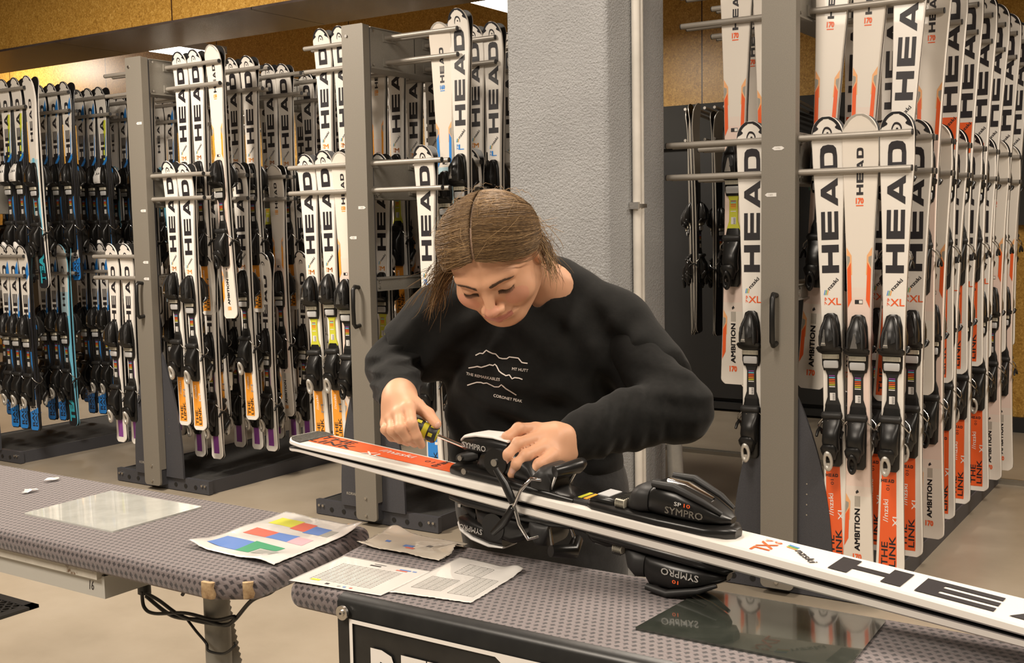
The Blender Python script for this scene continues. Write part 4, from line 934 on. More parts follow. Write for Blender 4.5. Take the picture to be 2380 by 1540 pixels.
def nets(f,lo,hi,h):
    lo=np.asarray(lo,float);hi=np.asarray(hi,float); n=np.ceil((hi-lo)/h).astype(int)+1
    ax=[lo[i]+h*np.arange(n[i]) for i in range(3)]
    D=np.empty(tuple(n)); 
    step=max(1,int(400000/(n[1]*n[2])))
    for i0 in range(0,n[0],step):
        X,Y,Z=np.meshgrid(ax[0][i0:i0+step],ax[1],ax[2],indexing='ij'); P=np.stack([X.ravel(),Y.ravel(),Z.ravel()],1)
        D[i0:i0+step]=f(P).reshape(X.shape)
    S=D<0; c=np.zeros(tuple(n-1),int)
    offs=[(i,j,k) for i in (0,1) for j in (0,1) for k in (0,1)]
    sl=lambda o:tuple(slice(o[a],n[a]-1+o[a]) for a in range(3))
    for o in offs: c+=S[sl(o)]
    act=(c>0)&(c<8); idx=-np.ones(act.shape,int); A=np.argwhere(act); idx[act]=np.arange(len(A))
    acc=np.zeros((len(A),3)); cnt=np.zeros(len(A))
    for o in offs:
        for a in range(3):
            if o[a]: continue
            o2=list(o);o2[a]=1
            d0=D[tuple((A+o).T)]; d1=D[tuple((A+o2).T)]; m=(d0<0)!=(d1<0); t=np.where(m,d0/(d0-d1+1e-12),0)
            p=np.tile(np.array(o,float),(len(A),1)); p[:,a]+=t; acc[m]+=p[m]; cnt[m]+=1
    vs=lo+h*(A+acc/cnt[:,None]); fs=[]
    for a in range(3):
        b_,c_=(a+1)%3,(a+2)%3
        s0=[slice(None)]*3;s1=[slice(None)]*3; s0[a]=slice(0,n[a]-1); s1[a]=slice(1,n[a])
        E=S[tuple(s0)]!=S[tuple(s1)]; I=np.argwhere(E); I=I[(I[:,b_]>0)&(I[:,c_]>0)&(I[:,b_]<n[b_]-1)&(I[:,c_]<n[c_]-1)]
        inside=S[tuple(I.T)]
        def g(db,dc): J=I.copy(); J[:,b_]-=db; J[:,c_]-=dc; return idx[tuple(J.T)]
        q=np.stack([g(1,1),g(0,1),g(0,0),g(1,0)],1); q[~inside]=q[~inside][:,::-1]; fs.append(q)
    return vs,np.concatenate(fs)
def addnet(b,vf,m,matfn=None):
    vs,fs=vf; k=len(b.v); b.v.extend(map(tuple,vs.tolist())); i0=b.mi(m)
    if matfn is None: mi=[i0]*len(fs)
    else:
        cen=vs[fs].mean(1); ml,lab=matfn(cen); ids=[b.mi(x) for x in ml]; mi=[ids[t] for t in lab]
    b.f.extend([tuple(int(a)+k for a in q) for q in fs.tolist()]); b.m.extend(mi); b.sm.extend([True]*len(fs))
skin=mat('skin',(0.66,0.36,0.22),0.5,spec=0.35,sss=0.12); skinp=mat('skin_rosy',(0.66,0.32,0.21),0.5,spec=0.35,sss=0.12); lipm=mat('lips',(0.50,0.19,0.14),0.42,sss=0.1); nailm=mat('nail',(0.72,0.42,0.32),0.3)
cloth=noisemix(mat('black_cotton',(0.016,0.0155,0.014),0.9,spec=0.2,sheen=0.06),[(0.006,0.006,0.0055),(0.011,0.0107,0.0098)],30,6,bump=.25,bdist=.004)
cloth2=noisemix(mat('black_rib_knit',(0.015,0.014,0.013),0.9,spec=0.18,sheen=0.06),[(0.0055,0.0055,0.005),(0.0105,0.010,0.0092)],60,5,bump=.2,bdist=.003)
denim=noisemix(mat('black_denim',(0.014,0.014,0.015),0.85,sheen=.15),[(0.010,0.010,0.011),(0.02,0.02,0.021)],40,6,bump=.2)
hairm=mat('hair_brown',(0.12,0.065,0.03),0.42,spec=0.5)
# ---- head frame
HS=1.0
hF=Vector((-.12,.76,-.62)).normalized()      # camera space (right, down, into): where the face looks
hS=Vector((.93,-.02,-.30)); hS=(hS-hF*hS.dot(hF)).normalized(); hU=hF.cross(hS); 
def c2w(v): return CR*v.x+CD*v.y+CF*v.z
if hU.y>0: hU=-hU
roll=math.radians(5.0)
hS2=hS*math.cos(roll)+hU*math.sin(roll); hU2=hU*math.cos(roll)-hS*math.sin(roll)
HX,HY,HZ=c2w(hS2),c2w(hF),c2w(hU2)
HC=P3(1147,596,2.05)
HR=np.array([[HX[i]*1.05,HY[i]*.95,HZ[i]*.90] for i in range(3)])   # columns = head axes
HCn=np.array(HC)
def h2w(p): return HCn+HR@np.asarray(p,float)
def headsdf(P):
    X=P.copy(); X[:,0]=np.abs(X[:,0]); Xs=P
    d=sd_ell(X,(0,-.012,.030),(.075,.098,.088))
    d=smin(d,sd_ell(X,(0,.028,-.030),(.063,.064,.080)),.03)
    d=smin(d,sd_cone(X,(.052,.005,-.056),(.020,.060,-.094),.022,.020),.03)
    d=smin(d,sd_ell(X,(0,.072,-.100),(.022,.019,.018)),.022)
    d=smin(d,sd_ell(X,(.041,.056,-.036),(.028,.027,.027)),.022)
    d=smin(d,sd_cone(X,(.010,.089,.020),(.044,.070,.022),.008,.008),.018)
    d=smax(d,-sd_ell(X,(.033,.103,.002),(.021,.017,.012)),.014)
    d=smin(d,sd_ell(X,(.032,.0735,.0),(.0155,.0150,.0125)),.004)
    lid=sd_cone(X,(.018,.0885,-.006),(.045,.0795,-.0045),.0012,.0012); d=smax(d,-lid,.003)
    d=smin(d,sd_cone(X,(0,.086,.012),(0,.112,-.034),.0075,.0095),.014)
    d=smin(d,sd_ell(X,(0,.112,-.036),(.0115,.0095,.0095)),.006)
    d=smin(d,sd_ell(X,(.0135,.101,-.040),(.0085,.011,.0085)),.006)
    d=smax(d,-sd_ell(X,(.0075,.108,-.050),(.0045,.006,.005)),.003)
    d=smin(d,sd_ell(X,(0,.082,-.066),(.030,.020,.020)),.016)
    d=smin(d,sd_cone(X,(0,.1005,-.0625),(.024,.088,-.0610),.0052,.0022),.005)
    d=smin(d,sd_cone(X,(0,.098,-.0745),(.020,.088,-.070),.0068,.003),.005)
    d=smax(d,-sd_cone(X,(0,.1075,-.0680),(.016,.1015,-.0670),.0016,.0014),.002); d=smax(d,-sd_cone(X,(.016,.1015,-.0670),(.0305,.0850,-.0600),.0014,.0014),.003)
    d=smax(d,-sd_cone(X,(.018,.099,-.043),(.036,.083,-.062),.0012,.0012),.007)
    # ear
    e=sd_ell(X,(.077,-.006,-.010),(.009,.017,.030)); e=smax(e,-sd_ell(X,(.086,-.003,-.006),(.007,.010,.019)),.004); d=smin(d,e,.006)
    d=smin(d,sd_cone(P,(0,-.030,-.035),(0,-.095,-.125),.052,.054),.03)
    return d
def headmat(C):
    x=np.abs(C[:,0]); lips=(np.abs(C[:,2]+.0685-(.16*x))<.0085-.15*x*.6)&(x<.026)&(C[:,1]>.084)
    rosy=((x-.044)**2+(C[:,2]+.030)**2<.020**2)&(C[:,1]>.02); rosy|=(x<.014)&(C[:,2]<-.022)&(C[:,2]>-.048)&(C[:,1]>.104)
    lab=np.zeros(len(C),int); lab[rosy]=1; lab[lips]=2; return [skin,skinp,lipm],lab
person=empty('person',(-1.05,2.05,0)); tag(person,'person in black long-sleeved top leaning over the bench, screwdriver in hand','person')
bb=MB()
vf=nets(headsdf,(-.10,-.16,-.17),(.10,.135,.135),.0021); mm_,lab=headmat(vf[0][vf[1]].mean(1))
vw=(HR@vf[0].T).T+HCn
k=len(bb.v); 
def addlab(b,vs,fs,mats,lab):
    k=len(b.v); b.v.extend(map(tuple,vs.tolist())); ids=[b.mi(x) for x in mats]
    b.f.extend([tuple(int(a)+k for a in q) for q in fs.tolist()]); b.m.extend([ids[t] for t in lab]); b.sm.extend([True]*len(fs))
addlab(bb,vw,vf[1],mm_,lab)
# ---- hands, world space
LW=W3(1318,1030,2.04)
KN=[W3(1244,998,2.005),W3(1252,1018,1.985),W3(1266,1039,1.970),W3(1282,1060,1.960)]
def lefthand(P):
    tips=[[KN[0],W3(1205,997,1.970),W3(1180,1016,1.960),W3(1169,1040,1.970)],[KN[1],W3(1205,1031,1.945),W3(1183,1056,1.938),W3(1178,1082,1.950)],
          [KN[2],W3(1223,1058,1.932),W3(1202,1078,1.928),W3(1191,1101,1.942)],[KN[3],W3(1254,1078,1.928),W3(1234,1093,1.926),W3(1217,1108,1.938)]]
    rad=[(.0112,.0092,.0082,.0074),(.0115,.0096,.0085,.0077),(.0112,.0093,.0082,.0075),(.0105,.0084,.0074,.0067)]
    d=chain(P,[LW+0*LW,W3(1285,1022,2.005),W3(1262,1020,2.000)],[.026,.0255,.0145],.02)
    for i,kx in enumerate(KN):
        w0=LW*(1)+(W3(1312,1006+17*i,2.020)-LW)
        d=smin(d,sd_cone(P,w0,kx,.0145,.0122),.016)
    F=None
    for tp,rr in zip(tips,rad):
        rr=[v*1.18 for v in rr]; e=chain(P,tp,rr,.004)
        for q,r_ in zip(tp[1:3],rr[1:3]): e=smin(e,sd_ell(P,q,(r_*1.06,)*3),.003)
        F=e if F is None else np.minimum(F,e)
    d=smin(d,F,.006)
    th=chain(P,[W3(1290,1002,2.025),W3(1240,1005,2.055),W3(1205,1030,2.050),W3(1185,1050,2.040)],[.016,.0125,.0105,.009],.006)
    d=smin(d,th,.010)
    d=smin(d,sd_cone(P,LW,W3(1375,1003,2.07),.026,.027),.02)
    return d
lo=W3(1150,960,1.900).copy(); 
def bounds(pts,pad):
    a=np.array(pts); return a.min(0)-pad,a.max(0)+pad
l0,l1=bounds([W3(1169,1040,1.970),W3(1217,1108,1.938),W3(1400,1010,2.12),W3(1250,1000,2.1),W3(1205,1031,1.945),W3(1285,1080,1.970)],.035)
vfL=nets(lefthand,l0,l1,.0022); Ltips=[(W3(1170,1034,1.955),W3(1167,1050,1.960)),(W3(1177,1076,1.935),W3(1175,1092,1.942)),(W3(1190,1095,1.927),W3(1186,1110,1.935)),(W3(1216,1104,1.923),W3(1206,1115,1.932))]
def nailfn(tips,r=.0062):
    def f(C):
        lab=np.zeros(len(C),int)
        for a,_ in tips: lab[np.linalg.norm(C-a,axis=1)<r]=1
        return [skin,nailm],lab
    return f
addnet(bb,vfL,skin,nailfn(Ltips))
# right hand round the screwdriver handle
DA=W3(946,948,2.085); DB=W3(1008,1008,2.045); DT=W3(1124,1056,2.035)     # handle butt, handle front, blade tip
RWp=W3(930,918,2.10)
def righthand(P):
    kn=[W3(950,948,2.035),W3(928,962,2.035),W3(912,975,2.045),W3(900,984,2.06)]
    d=chain(P,[RWp,W3(927,935,2.075)],[.027,.029],.02)
    for i,kx in enumerate(kn): d=smin(d,sd_cone(P,W3(942-9*i,925,2.085),kx,.0165,.0128),.016)
    tips=[[kn[0],W3(957,985,2.005),W3(968,1013,2.010),W3(979,1033,2.026)],[kn[1],W3(930,995,2.000),W3(948,1017,2.010),W3(963,1030,2.035)],
          [kn[2],W3(912,1000,2.01),W3(930,1019,2.02),W3(948,1027,2.045)],[kn[3],W3(896,998,2.03),W3(910,1015,2.04),W3(928,1021,2.06)]]
    rad=[(.0118,.0102,.0090,.0078),(.0118,.0102,.0090,.0078),(.0115,.0098,.0086,.0076),(.0108,.0088,.0078,.0068)]
    F=None
    for tp,rr in zip(tips,rad):
        e=chain(P,tp,rr,.004); F=e if F is None else np.minimum(F,e)
    d=smin(d,F,.006)
    th=chain(P,[W3(938,925,2.08),W3(968,943,2.065),W3(995,962,2.055),W3(1015,985,2.035)],[.017,.0135,.0112,.0088],.006)
    d=smin(d,th,.012)
    d=smin(d,sd_cone(P,RWp,W3(922,893,2.19),.026,.026),.02)
    return smax(d,-sd_cone(P,DA,DB,.0135,.0135),.002)
l0,l1=bounds([W3(979,1033,2.026),W3(1015,985,2.035),W3(896,998,2.03),W3(915,850,2.2),W3(930,995,2.0)],.035)
vfR=nets(righthand,l0,l1,.0022); addnet(bb,vfR,skin,nailfn([(W3(1019,988,2.025),None)],.0065))
# neck base, torso core, arms, legs under the clothes
NB=h2w((0,-.105,-.135)); NK=W3(1282,668,2.27)
SHL=W3(1425,762,2.30); SHR=W3(1032,750,2.30); ELL=W3(1580,954,2.13); ELR=W3(917,850,2.33)
CH=W3(1245,800,2.32); WA=W3(1243,1000,2.33); HP=W3(1262,1150,2.36)
hipL=W3(1330,1190,2.36); hipR=W3(1170,1180,2.37)
def gz(p,z,dx=0,dy=0): return np.array([p[0]+dx,p[1]+dy,z])
def core(P):
    d=chain(P,[h2w((0,-.04,-.05)),NB,NK,CH],[.046,.042,.040,.06],.03); d=smin(d,chain(P,[CH,WA,HP],[.07,.07,.075],.04),.04)
    for s,e,w_ in ((SHL,ELL,LW),(SHR,ELR,RWp)): d=smin(d,chain(P,[CH,s,e,w_],[.05,.038,.030,.022],.03),.03)
    for h_,dx in ((hipL,.02),(hipR,-.02)): d=smin(d,chain(P,[h_,gz(h_,.50,dx,.03),gz(h_,.09,dx,.05)],[.085,.05,.035],.04),.03)
    return d
l0,l1=bounds([NK,SHL,SHR,ELL,ELR,gz(hipL,.08),h2w((0,0,0)),LW,RWp],.10); addnet(bb,nets(core,l0,l1,.011),skin)
body=bb.build('body',person); body.matrix_parent_inverse=Matrix.Translation(-person.location)
def pb(b,name,par=person):
    o=b.build(name,par); 
    if par is person: o.matrix_parent_inverse=Matrix.Translation(-person.location)
    return o
# ---- top: long sleeves under a boxy T-shirt
CRn,CDn,CFn=np.array(CR),np.array(CD),np.array(CF)
Rcam=np.stack([CRn,CDn,CFn],1)
def fold(P,c,dirv,amp,wl,rad):
    q=P-c; t=q@dirv; return amp*np.sin(t*2*PI/wl)*np.exp(-(q*q).sum(1)/(rad*rad))
def tee(P):
    d=sd_ell(P,W3(1243,800,2.34),(.185,.175,.120),Rcam)
    d=smin(d,sd_ell(P,W3(1195,860,2.285),(.085,.075,.075),Rcam),.06); d=smin(d,sd_ell(P,W3(1318,860,2.285),(.085,.075,.075),Rcam),.06)
    d=smin(d,sd_cone(P,W3(1150,940,2.35),W3(1160,1080,2.37),.100,.105),.06); d=smin(d,sd_cone(P,W3(1335,940,2.35),W3(1330,1080,2.37),.100,.105),.06)
    d=smin(d,chain(P,[W3(1300,708,2.33),SHL,],[.068,.074],.05),.05); d=smin(d,chain(P,[W3(1195,690,2.34),SHR],[.070,.074],.05),.05)
    d=smin(d,sd_cone(P,W3(1275,712,2.34),W3(1240,770,2.34),.082,.12),.05)
    d=smin(d,chain(P,[SHL,W3(1520,872,2.235)],[.072,.074],.04),.035)
    d=smin(d,chain(P,[SHR,W3(955,815,2.33)],[.074,.072],.04),.035)
    d=smin(d,sd_cone(P,W3(1250,735,2.31),W3(1274,676,2.315),.075,.062),.03)
    # cut: sleeve hem, collar opening
    hem=W3(1535,892,2.21); ax=(ELL-SHL); ax/=np.linalg.norm(ax); q=P-hem; cut=q@ax; reg=np.linalg.norm(P-hem,axis=1)-.17; d=smax(d,np.maximum(cut,reg*0-1) if False else np.where(reg<0,cut,-1),.006)
    hem=W3(948,826,2.33); ax=(ELR-SHR); ax/=np.linalg.norm(ax); cut=(P-hem)@ax; reg=np.linalg.norm(P-hem,axis=1)-.13; d=smax(d,np.where(reg<0,cut,-1),.006)
    d=smax(d,-sd_cone(P,h2w((0,-.05,-.06)),W3(1278,672,2.27),.048,.042),.006)
    low=W3(1250,1100,2.33); d=smax(d,(P-low)@CDn,.01)
    f=fold(P,W3(1440,860,2.2),V(.8,0,.6),.006,.085,.16)+fold(P,W3(1060,820,2.25),V(.7,0,-.7),.006,.07,.14)+fold(P,W3(1250,1040,2.25),V(.35,0,.94),.005,.075,.2)+fold(P,W3(1230,730,2.25),V(.9,0,-.3),.003,.05,.12)+fold(P,W3(1150,980,2.25),V(.9,0,.4),.005,.09,.13)
    f+=fold(P,W3(1350,760,2.2),V(.75,0,.65),.004,.055,.12)+fold(P,W3(1480,800,2.15),V(.9,0,-.45),.005,.06,.10)+fold(P,W3(1120,1000,2.2),V(.5,0,.85),.006,.055,.12)+fold(P,W3(1380,1040,2.2),V(.4,0,-.9),.006,.06,.13)+fold(P,W3(1560,800,2.15),V(.3,0,.95),.004,.045,.09)
    f+=fold(P,W3(1420,940,2.25),V(.5,.2,.8),.007,.06,.10)
    return d+f
def sleeves(P):
    FM=W3(1440,1000,2.095)
    d=chain(P,[SHL,ELL],[.062,.050],.03); d=smin(d,chain(P,[ELL,W3(1460,975,2.11),W3(1375,1003,2.07),W3(1302,1030,2.035)],[.056,.053,.043,.0355],.03),.02)
    d=smin(d,sd_ell(P,W3(1580,943,2.14),(.056,.064,.055),Rcam),.03)
    e=chain(P,[SHR,ELR],[.062,.056],.03); e=smin(e,chain(P,[ELR,W3(922,895,2.20),W3(929,930,2.10)],[.052,.045,.0375],.02),.03)
    f=0
    for (c,dv,a,wl,r_) in ((W3(1500,960,2.05),CRn,.0035,.035,.09),(W3(1585,900,2.1),V(.2,0,1),.004,.04,.08),(W3(1400,990,2.05),CRn*.9+CDn*.3,.0028,.028,.07),(W3(900,870,2.2),CDn,.0038,.026,.09),(W3(910,820,2.25),CDn*.9+CRn*.3,.0035,.032,.08)): f=f+fold(P,c,dv/np.linalg.norm(dv),a,wl,r_)
    d=np.minimum(d,e)+f
    # open cuffs
    a1=W3(1302,1030,2.035)-W3(1375,1003,2.07); a1/=np.linalg.norm(a1); d=np.where(np.linalg.norm(P-W3(1302,1030,2.035),axis=1)<.07,smax(d,(P-W3(1300,1031,2.035))@a1,.003),d)
    a2=W3(929,930,2.10)-W3(922,895,2.20); a2/=np.linalg.norm(a2); d=np.where(np.linalg.norm(P-W3(929,930,2.10),axis=1)<.07,smax(d,(P-W3(929,932,2.095))@a2,.003),d)
    return d
l0,l1=bounds([SHL,SHR,W3(1600,860,2.25),W3(900,800,2.35),W3(1250,1130,2.25),W3(1250,1130,2.5),W3(1250,640,2.2)],.13); vft=nets(tee,l0,l1,.0062)
b=MB(); addnet(b,vft,cloth); top=pb(b,'t_shirt')
l0,l1=bounds([SHL,SHR,ELL,ELR,LW,W3(929,940,2.08)],.085); vfs=nets(sleeves,l0,l1,.0058)
b=MB(); addnet(b,vfs,cloth2); slv=pb(b,'undershirt_sleeves')
b=MB()
# cuff ribs and shoulder seam are part of the knit
def trous(P):
    d=chain(P,[W3(1190,1100,2.37),W3(1320,1100,2.37)],[.115,.115],.04); d=smin(d,sd_ell(P,W3(1262,1165,2.39),(.175,.12,.135),Rcam),.05)
    for h_,dx in ((W3(1345,1200,2.37),.02),(W3(1185,1200,2.38),-.02)): d=smin(d,chain(P,[h_,gz(h_,.52,dx,.02),gz(h_,.07,dx,.05)],[.105,.072,.058],.05),.03)
    d=smax(d,.055-P[:,2],.004)
    return d+fold(P,W3(1400,1130,2.25),V(.6,0,.8),.004,.05,.12)
l0,l1=bounds([W3(1262,1060,2.3),W3(1262,1100,2.5),W3(1120,1200,2.37),W3(1420,1200,2.37),gz(hipL,.07),gz(hipR,.07)],.12)
b=MB(); addnet(b,nets(trous,l0,l1,.009),denim); pb(b,'trousers')
for h_,dx in ((W3(1345,1200,2.37),.02),(W3(1185,1200,2.38),-.02)):
    b=MB(); c=gz(h_,0,dx,.03)
    vf=nets(lambda P:smax(smin(sd_ell(P,c+V(0,-.04,.035),(.048,.12,.045)),sd_cone(P,c+V(0,.03,.05),c+V(0,.03,.10),.045,.05),.03),.002-P[:,2],.004),c+V(-.08,-.20,-.01),c+V(.08,.12,.16),.006); addnet(b,vf,plast2); pb(b,'shoe')
# ---- printed mountains on the chest, laid on the cloth
bv=BVHTree.FromPolygons([Vector(v) for v in vft[0].tolist()],[tuple(q) for q in vft[1].tolist()])
def onshirt(px,py):
    d=(CR*((px-1190)/FPX)+CD*((py-770)/FPX)+CF).normalized(); h=bv.ray_cast(CAM,d)
    return (h[0]+h[1]*.0012,h[1]) if h[0] is not None else (P3(px,py,2.2),Vector((0,-1,0)))
prm=mat('shirt_print_white',(0.75,0.68,0.62),0.7)
b=MB()
def pl(pts,wd=1.3):
    Pd=[]
    for i in range(len(pts)-1):
        (x0,y0),(x1,y1)=pts[i],pts[i+1]; n=max(1,int(math.hypot(x1-x0,y1-y0)/4))
        for k in range(n): Pd.append((x0+(x1-x0)*k/n,y0+(y1-y0)*k/n))
    Pd.append(pts[-1]); vs=[]
    for i,(x,y) in enumerate(Pd):
        a=Pd[max(i-1,0)];c=Pd[min(i+1,len(Pd)-1)]; tx,ty=c[0]-a[0],c[1]-a[1]; l=math.hypot(tx,ty) or 1; nx,ny=-ty/l*wd,tx/l*wd
        vs+=[onshirt(x+nx,y+ny)[0],onshirt(x-nx,y-ny)[0]]
    b.add(vs,[(2*i,2*i+1,2*i+3,2*i+2) for i in range(len(Pd)-1)],prm)
pl([(1106,826),(1116,821),(1123,822),(1131,814),(1136,817),(1145,821),(1152,822),(1160,831),(1168,833),(1178,833),(1184,829),(1198,831),(1205,832),(1213,842),(1218,843),(1226,844)])
pl([(1090,855),(1110,851),(1119,853),(1130,850),(1138,847),(1146,849),(1150,846),(1154,850),(1160,862),(1166,867),(1176,873),(1184,871),(1190,880),(1196,877),(1206,878),(1214,881)])
pl([(1086,895),(1098,891),(1108,888),(1118,888),(1124,890),(1132,889),(1142,894),(1150,898),(1160,898),(1166,893),(1176,902),(1186,908),(1200,917)])
def ptext(s,x0,y0,x1,y1,h):
    vs,fs=T(s,.01); o=[]
    for u,v in vs:
        x=x0+(x1-x0)*u-(y1-y0)/(x1-x0)*v*h*-1*0; y=y0+(y1-y0)*u-h*v; o.append(onshirt(x+ .12*h*v,y)[0])
    b.add(o,fs,prm)
ptext('MT HUTT',1190,860,1227,864,6.5); ptext('THE REMARKABLES',1084,871,1162,885,6.5); ptext('CORONET PEAK',1147,922,1213,935,6.8)
pr_=b.build('chest_print',top)
# ---- hair
HCc=V(0,-.012,.030)
def scalp(d,off=0.0):
    r=1/np.linalg.norm(d/(V(.0800,.103,.0930)+off)); return HCc+d*r
def hairline(x):   # angle of the front edge: direction used by the cap
    return .50+.30*min(1,abs(x)/.9)**2
def capsdf(P):
    q=P-HCc; r=np.linalg.norm(q,axis=1)+1e-9; d=q/r[:,None]
    s=sd_ell(P,HCc,(.0805,.1030,.0935))
    part=.0030*np.exp(-(P[:,0]/.0030)**2)*(P[:,1]>-.06); s=s+part*.2
    s=s-.0045*np.exp(-((np.abs(P[:,0])-.045)/.030)**2)
    # face opening: everything in front of a slanted plane is bare
    ax=np.abs(P[:,0]); front=P[:,1]-(.060-.95*np.maximum(ax-.040,0))+(-.95)*(P[:,2]-.060)
    s=smax(s,front,.004)
    s=smax(s,-(P[:,2]+.060),.01)
    return s
b=MB(); vf=nets(capsdf,(-.10,-.13,-.08),(.10,.11,.14),.003); vw=(HR@vf[0].T).T+HCn; k=len(b.v)
hcap=noisemix(mat('hair_root_brown',(0.09,0.05,0.025),0.5,spec=0.4),[(0.07,0.038,0.016),(0.13,0.072,0.032)],60,5)
scalpm=mat('parting_skin',(0.42,0.27,0.18),0.6)
cen=vf[0][vf[1]].mean(1); lab=((np.abs(cen[:,0]+.004*np.sin(cen[:,2]*90))<.0042)&(cen[:,1]>-.035)&(cen[:,2]>.03)).astype(int)
addlab(b,vw,vf[1],[hcap,scalpm],lab)
# low bun behind the left ear side and nape
BUN=V(.030,-.098,-.045)
vfb=nets(lambda P:smin(sd_ell(P,BUN,(.030,.026,.028)),sd_ell(P,BUN+V(-.02,.02,.0),(.04,.03,.035)),.02),BUN-.09,BUN+.07,.004); vw=(HR@vfb[0].T).T+HCn; addlab(b,vw,vfb[1],[hcap],np.zeros(len(vfb[1]),int))
hair=pb(b,'hair')
rg=np.random.RandomState(4)
hm=[]
for nm,c in (('hair_strand_dark',(0.09,0.05,0.02)),('hair_strand_brown',(0.18,0.105,0.045)),('hair_strand_gold',(0.32,0.20,0.09))):
    m=mat(nm,c,0.55,spec=0.35); hm.append(m)
sb=MB()
def strand(pts,r,m):
    pts=np.asarray(pts); n=len(pts); vs=[]; t=np.gradient(pts,axis=0); t/=np.linalg.norm(t,axis=1)[:,None]+1e-9
    ref=V(.3,.5,.8); a=np.cross(t,ref); a/=np.linalg.norm(a,axis=1)[:,None]+1e-9; bb_=np.cross(t,a)
    rr=r*np.concatenate([[.6],np.ones(n-3),[.7,.25]])
    for i in range(n):
        for q in range(3): an=2*PI*q/3; vs.append(pts[i]+(a[i]*math.cos(an)+bb_[i]*math.sin(an))*rr[i])
    fs=[(i*3+q,i*3+(q+1)%3,(i+1)*3+(q+1)%3,(i+1)*3+q) for i in range(n-1) for q in range(3)]
    vw=(HR@np.array(vs).T).T+HCn; sb.add(vw.tolist(),fs,m,True)
def nrm(v): return v/np.linalg.norm(v)
for i in range(7500):
    s=1 if rg.rand()<.56 else -1
    th=rg.uniform(math.radians(27),math.radians(150))**1.0   # along the parting, from the forehead to the back
    d0=nrm(V(s*rg.uniform(.016,.05),math.cos(th)+0.0,math.sin(th)*1.0)) 
    back=V(.22*s+.12,-.92,-.50)
    side=nrm(V(s*(.95),.60*math.cos(th)+rg.normal(0,.09)-.02,.42*math.sin(th)-.08+rg.normal(0,.08)))
    n=13; pts=[]; off=rg.uniform(.0015,.0045); wob=rg.normal(0,.035,3); wv=rg.uniform(2,6); ph=rg.uniform(0,6)
    lift=.0055*math.exp(-((th-1.2)/.9)**2)
    for k in range(n):
        t=k/(n-1); d=nrm((1-t)**2*d0+2*t*(1-t)*side*1.25+t*t*nrm(back)+wob*math.sin(PI*t)+V(0,0,.012)*math.sin(wv*t*PI+ph))
        pts.append(scalp(d,off+lift*math.sin(PI*t)+.004*math.sin(PI*t)*abs(d[0])))
    cidx=0 if rg.rand()<.36 else (1 if rg.rand()<.72 else 2)
    strand(pts,rg.uniform(.0004,.0007),hm[cidx])
# tendrils by the ears and flyaways
for i in range(420):
    s=1 if i%3==0 else -1; base=V(s*(.074+rg.normal(0,.003)),(-.034 if s>0 else -.005)+rg.normal(0,.012),.004+rg.normal(0,.012)); L_=rg.uniform(.05,.13) if s<0 else rg.uniform(.04,.10); pts=[]
    g=HR.T@V(0,0,-1); sw=nrm(g+V(.25*s,rg.normal(-.25,.25),rg.normal(0,.25))); cu=rg.normal(0,.006,3); f_=rg.uniform(3,6)
    for k in range(12): t=k/11; pts.append(base+sw*L_*t+cu*math.sin(f_*t)*t+V(s*.012,0,0)*math.sin(PI*t*.7))
    strand(pts,rg.uniform(.0003,.0006),hm[rg.randint(3)])
for i in range(60):
    base=BUN+rg.normal(0,.018,3); dirn=nrm(V(rg.uniform(.2,1),rg.uniform(-1,.3),rg.uniform(-.6,.7))); L_=rg.uniform(.015,.045); cu=rg.normal(0,.022,3); fq=rg.uniform(3,5); pts=[base+dirn*L_*(k/11)+cu*math.sin(k/11*fq)*.8 for k in range(12)]
    strand(pts,rg.uniform(.0003,.0006),hm[rg.randint(3)])
for i in range(40):
    th=rg.uniform(.7,2.6); s=rg.choice([-1,1]); d=nrm(V(s*rg.uniform(.1,.9),math.cos(th),math.sin(th))); p=scalp(d,.004); t1_=nrm(np.cross(d,rg.normal(0,1,3))); pts=[p+t1_*.05*(k/9)+d*.014*math.sin(PI*k/9)*rg.uniform(.5,1) for k in range(10)]
    strand(pts,.00035,hm[2])
sb.build('hair_strands',hair)
# brows and lashes
browm=mat('brow_brown',(0.09,0.048,0.025),0.6)
hb=BVHTree.FromPolygons([Vector(v) for v in ((HR.T@(np.array([bb.v[i] for i in range(len(vf[0]))]).T-HCn[:,None])).T).tolist()],[]) if False else None
hv=nets(headsdf,(-.06,.05,-.03),(.06,.115,.05),.003); hbv=BVHTree.FromPolygons([Vector(v) for v in hv[0].tolist()],[tuple(q) for q in hv[1].tolist()])
def onface(x,z,l=.0006):
    h=hbv.ray_cast(Vector((x,.15,z)),Vector((0,-1,0))); p=h[0] if h[0] else Vector((x,.085,z)); return np.array(p)+V(0,l,0)
for s in (-1,1):
    b=MB()
    for i in range(260):
        t=rg.rand(); x=s*(.011+.036*t); z=.0185+.0045*math.sin(PI*min(t*1.05,1)*.7)-.004*max(0,t-.6)*2+rg.normal(0,.0017)*(1-.6*t)
        p0=onface(x,z); x2=x+s*rg.uniform(.004,.007); p1=onface(x2,z+rg.uniform(0,.002)*(1-t)-.001*t,.0010); p2=(p0+p1)/2+V(0,.0006,0)
        pts=(HR@np.array([p0,p2,p1]).T).T+HCn; b.tube([Vector(q) for q in pts.tolist()],[.0004,.00045,.0002],browm,3,False)
    pb(b,'eyebrow')
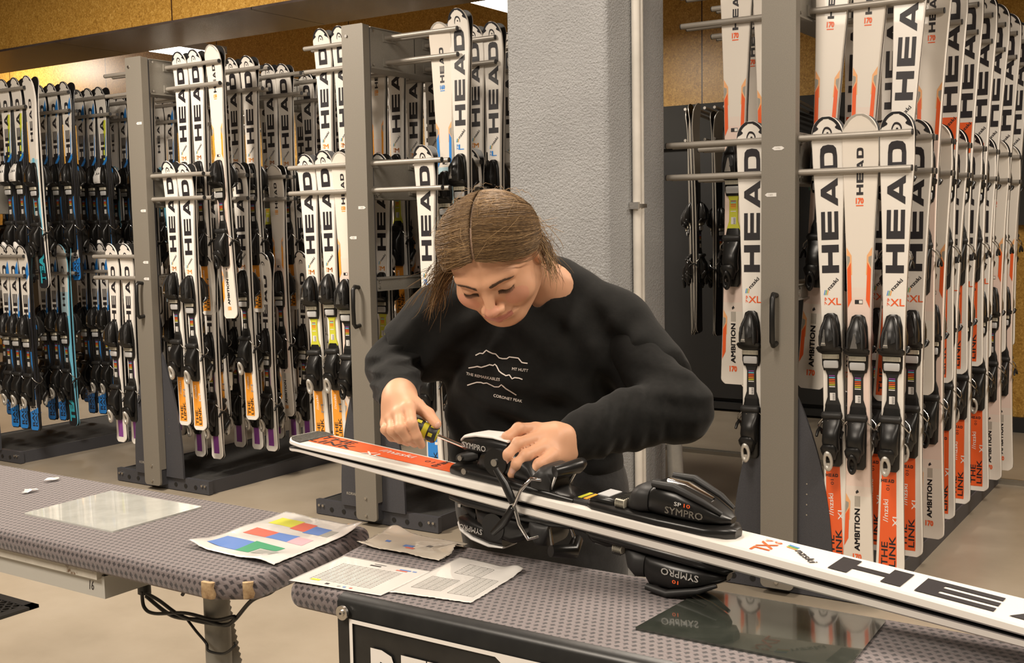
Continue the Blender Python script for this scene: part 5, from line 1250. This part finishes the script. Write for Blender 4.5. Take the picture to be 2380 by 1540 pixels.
for s in (-1,1):
    b=MB()
    for i in range(34):
        t=i/33; x=s*(.0185+.0265*t); z=-.0058+.0018*t+.0*t; p0=onface(x,z+.0006,.0004); p1=p0+V(s*.002*(t-.3),.0058*(.6+.4*math.sin(PI*t)),-.0055); p2=(p0+p1)/2+V(0,.0004,-.0014)
        pts=(HR@np.array([p0,p2,p1]).T).T+HCn; b.tube([Vector(q) for q in pts.tolist()],[.0005,.0004,.0002],browm,3,False)
    line=[onface(s*(.018+.028*t/12),-.0055+.0016*t/12,.0003) for t in range(13)]; pts=(HR@np.array(line).T).T+HCn; b.tube([Vector(q) for q in pts.tolist()],.0008,browm,4,False)
    pb(b,'eyelashes')
b=MB()
for q in ((.0815,-.004,-.040),): 
    c=h2w(q); ring=[Vector(h2w(V(q[0]+.000,q[1]+.0055*math.cos(a),q[2]+.0055*math.sin(a)))) for a in [2*PI*k/16 for k in range(17)]]; b.tube(ring,.0009,mat('gold_ring',(0.8,0.6,0.3),0.25,1),6,False)
pb(b,'earring')
# ---- screwdriver
sd=empty('screwdriver',tuple(DB)); tag(sd,'yellow and black screwdriver in her right hand pressed on the binding','screwdriver')
ax=Vector(DT-DB).normalized(); Rz=ax.to_track_quat('Z','Y').to_matrix().to_4x4(); sd.rotation_euler=Rz.to_euler()
sy=mat('driver_yellow',(0.62,0.58,0.03),0.4); sk=mat('driver_black',(0.02,0.02,0.02),0.5)
LH=float(np.linalg.norm(DB-DA)); LB=float(np.linalg.norm(DT-DB))
b=MB()
n=24; prof=[(-LH-.012,.008),(-LH-.008,.0135),(-LH+.01,.0155),(-LH*.5,.0165),(-.022,.0155),(-.017,.0125),(-.013,.0128),(-.010,.0165),(.002,.0165),(.006,.0145)]
vs=[];fs=[]
for z,r_ in prof:
    for k in range(n): a=2*PI*k/n; rr_=r_*(1-.04*(k%4==0)); vs.append((rr_*math.cos(a),rr_*math.sin(a),z))
b.add(vs,[(i*n+k,i*n+(k+1)%n,(i+1)*n+(k+1)%n,(i+1)*n+k) for i in range(len(prof)-1) for k in range(n)],sk,True); b.add(vs[:n],[tuple(range(n))[::-1]],sk); b.add(vs[-n:],[tuple(range(n))],sk); b.build('handle',sd)
b=MB()
for k in range(6):
    a=2*PI*k/6
    for z0,z1 in ((-LH*.95,-LH*.55),(-LH*.45,-.026)):
        q=[(.0169*math.cos(a-.22),.0169*math.sin(a-.22)),(.0172*math.cos(a),.0172*math.sin(a)),(.0169*math.cos(a+.22),.0169*math.sin(a+.22))]
        b.add([(x,y,z0) for x,y in q]+[(x,y,z1) for x,y in q],[(0,1,4,3),(1,2,5,4)],sy)
    q=[(.0169*math.cos(a+s),.0169*math.sin(a+s)) for s in (-.2,0,.2)]; b.add([(x,y,-.008) for x,y in q]+[(x,y,.0) for x,y in q],[(0,1,4,3),(1,2,5,4)],sy)
b.tube([(0,0,-.0215),(0,0,-.0115)],.0150,sy,24); b.tube([(0,0,.004),(0,0,.0075)],.0115,sy,24); b.build('grip_inserts',sd)
b=MB(); b.tube([(0,0,.006),(0,0,LB-.012)],.0034,chrome,14); b.loft([(LB-.013,0,.0034,-.0034,.0034,2),(LB-.004,0,.0036,-.0012,.0012,4),(LB,0,.0034,-.0007,.0007,4)],chrome,12); b.build('blade',sd)
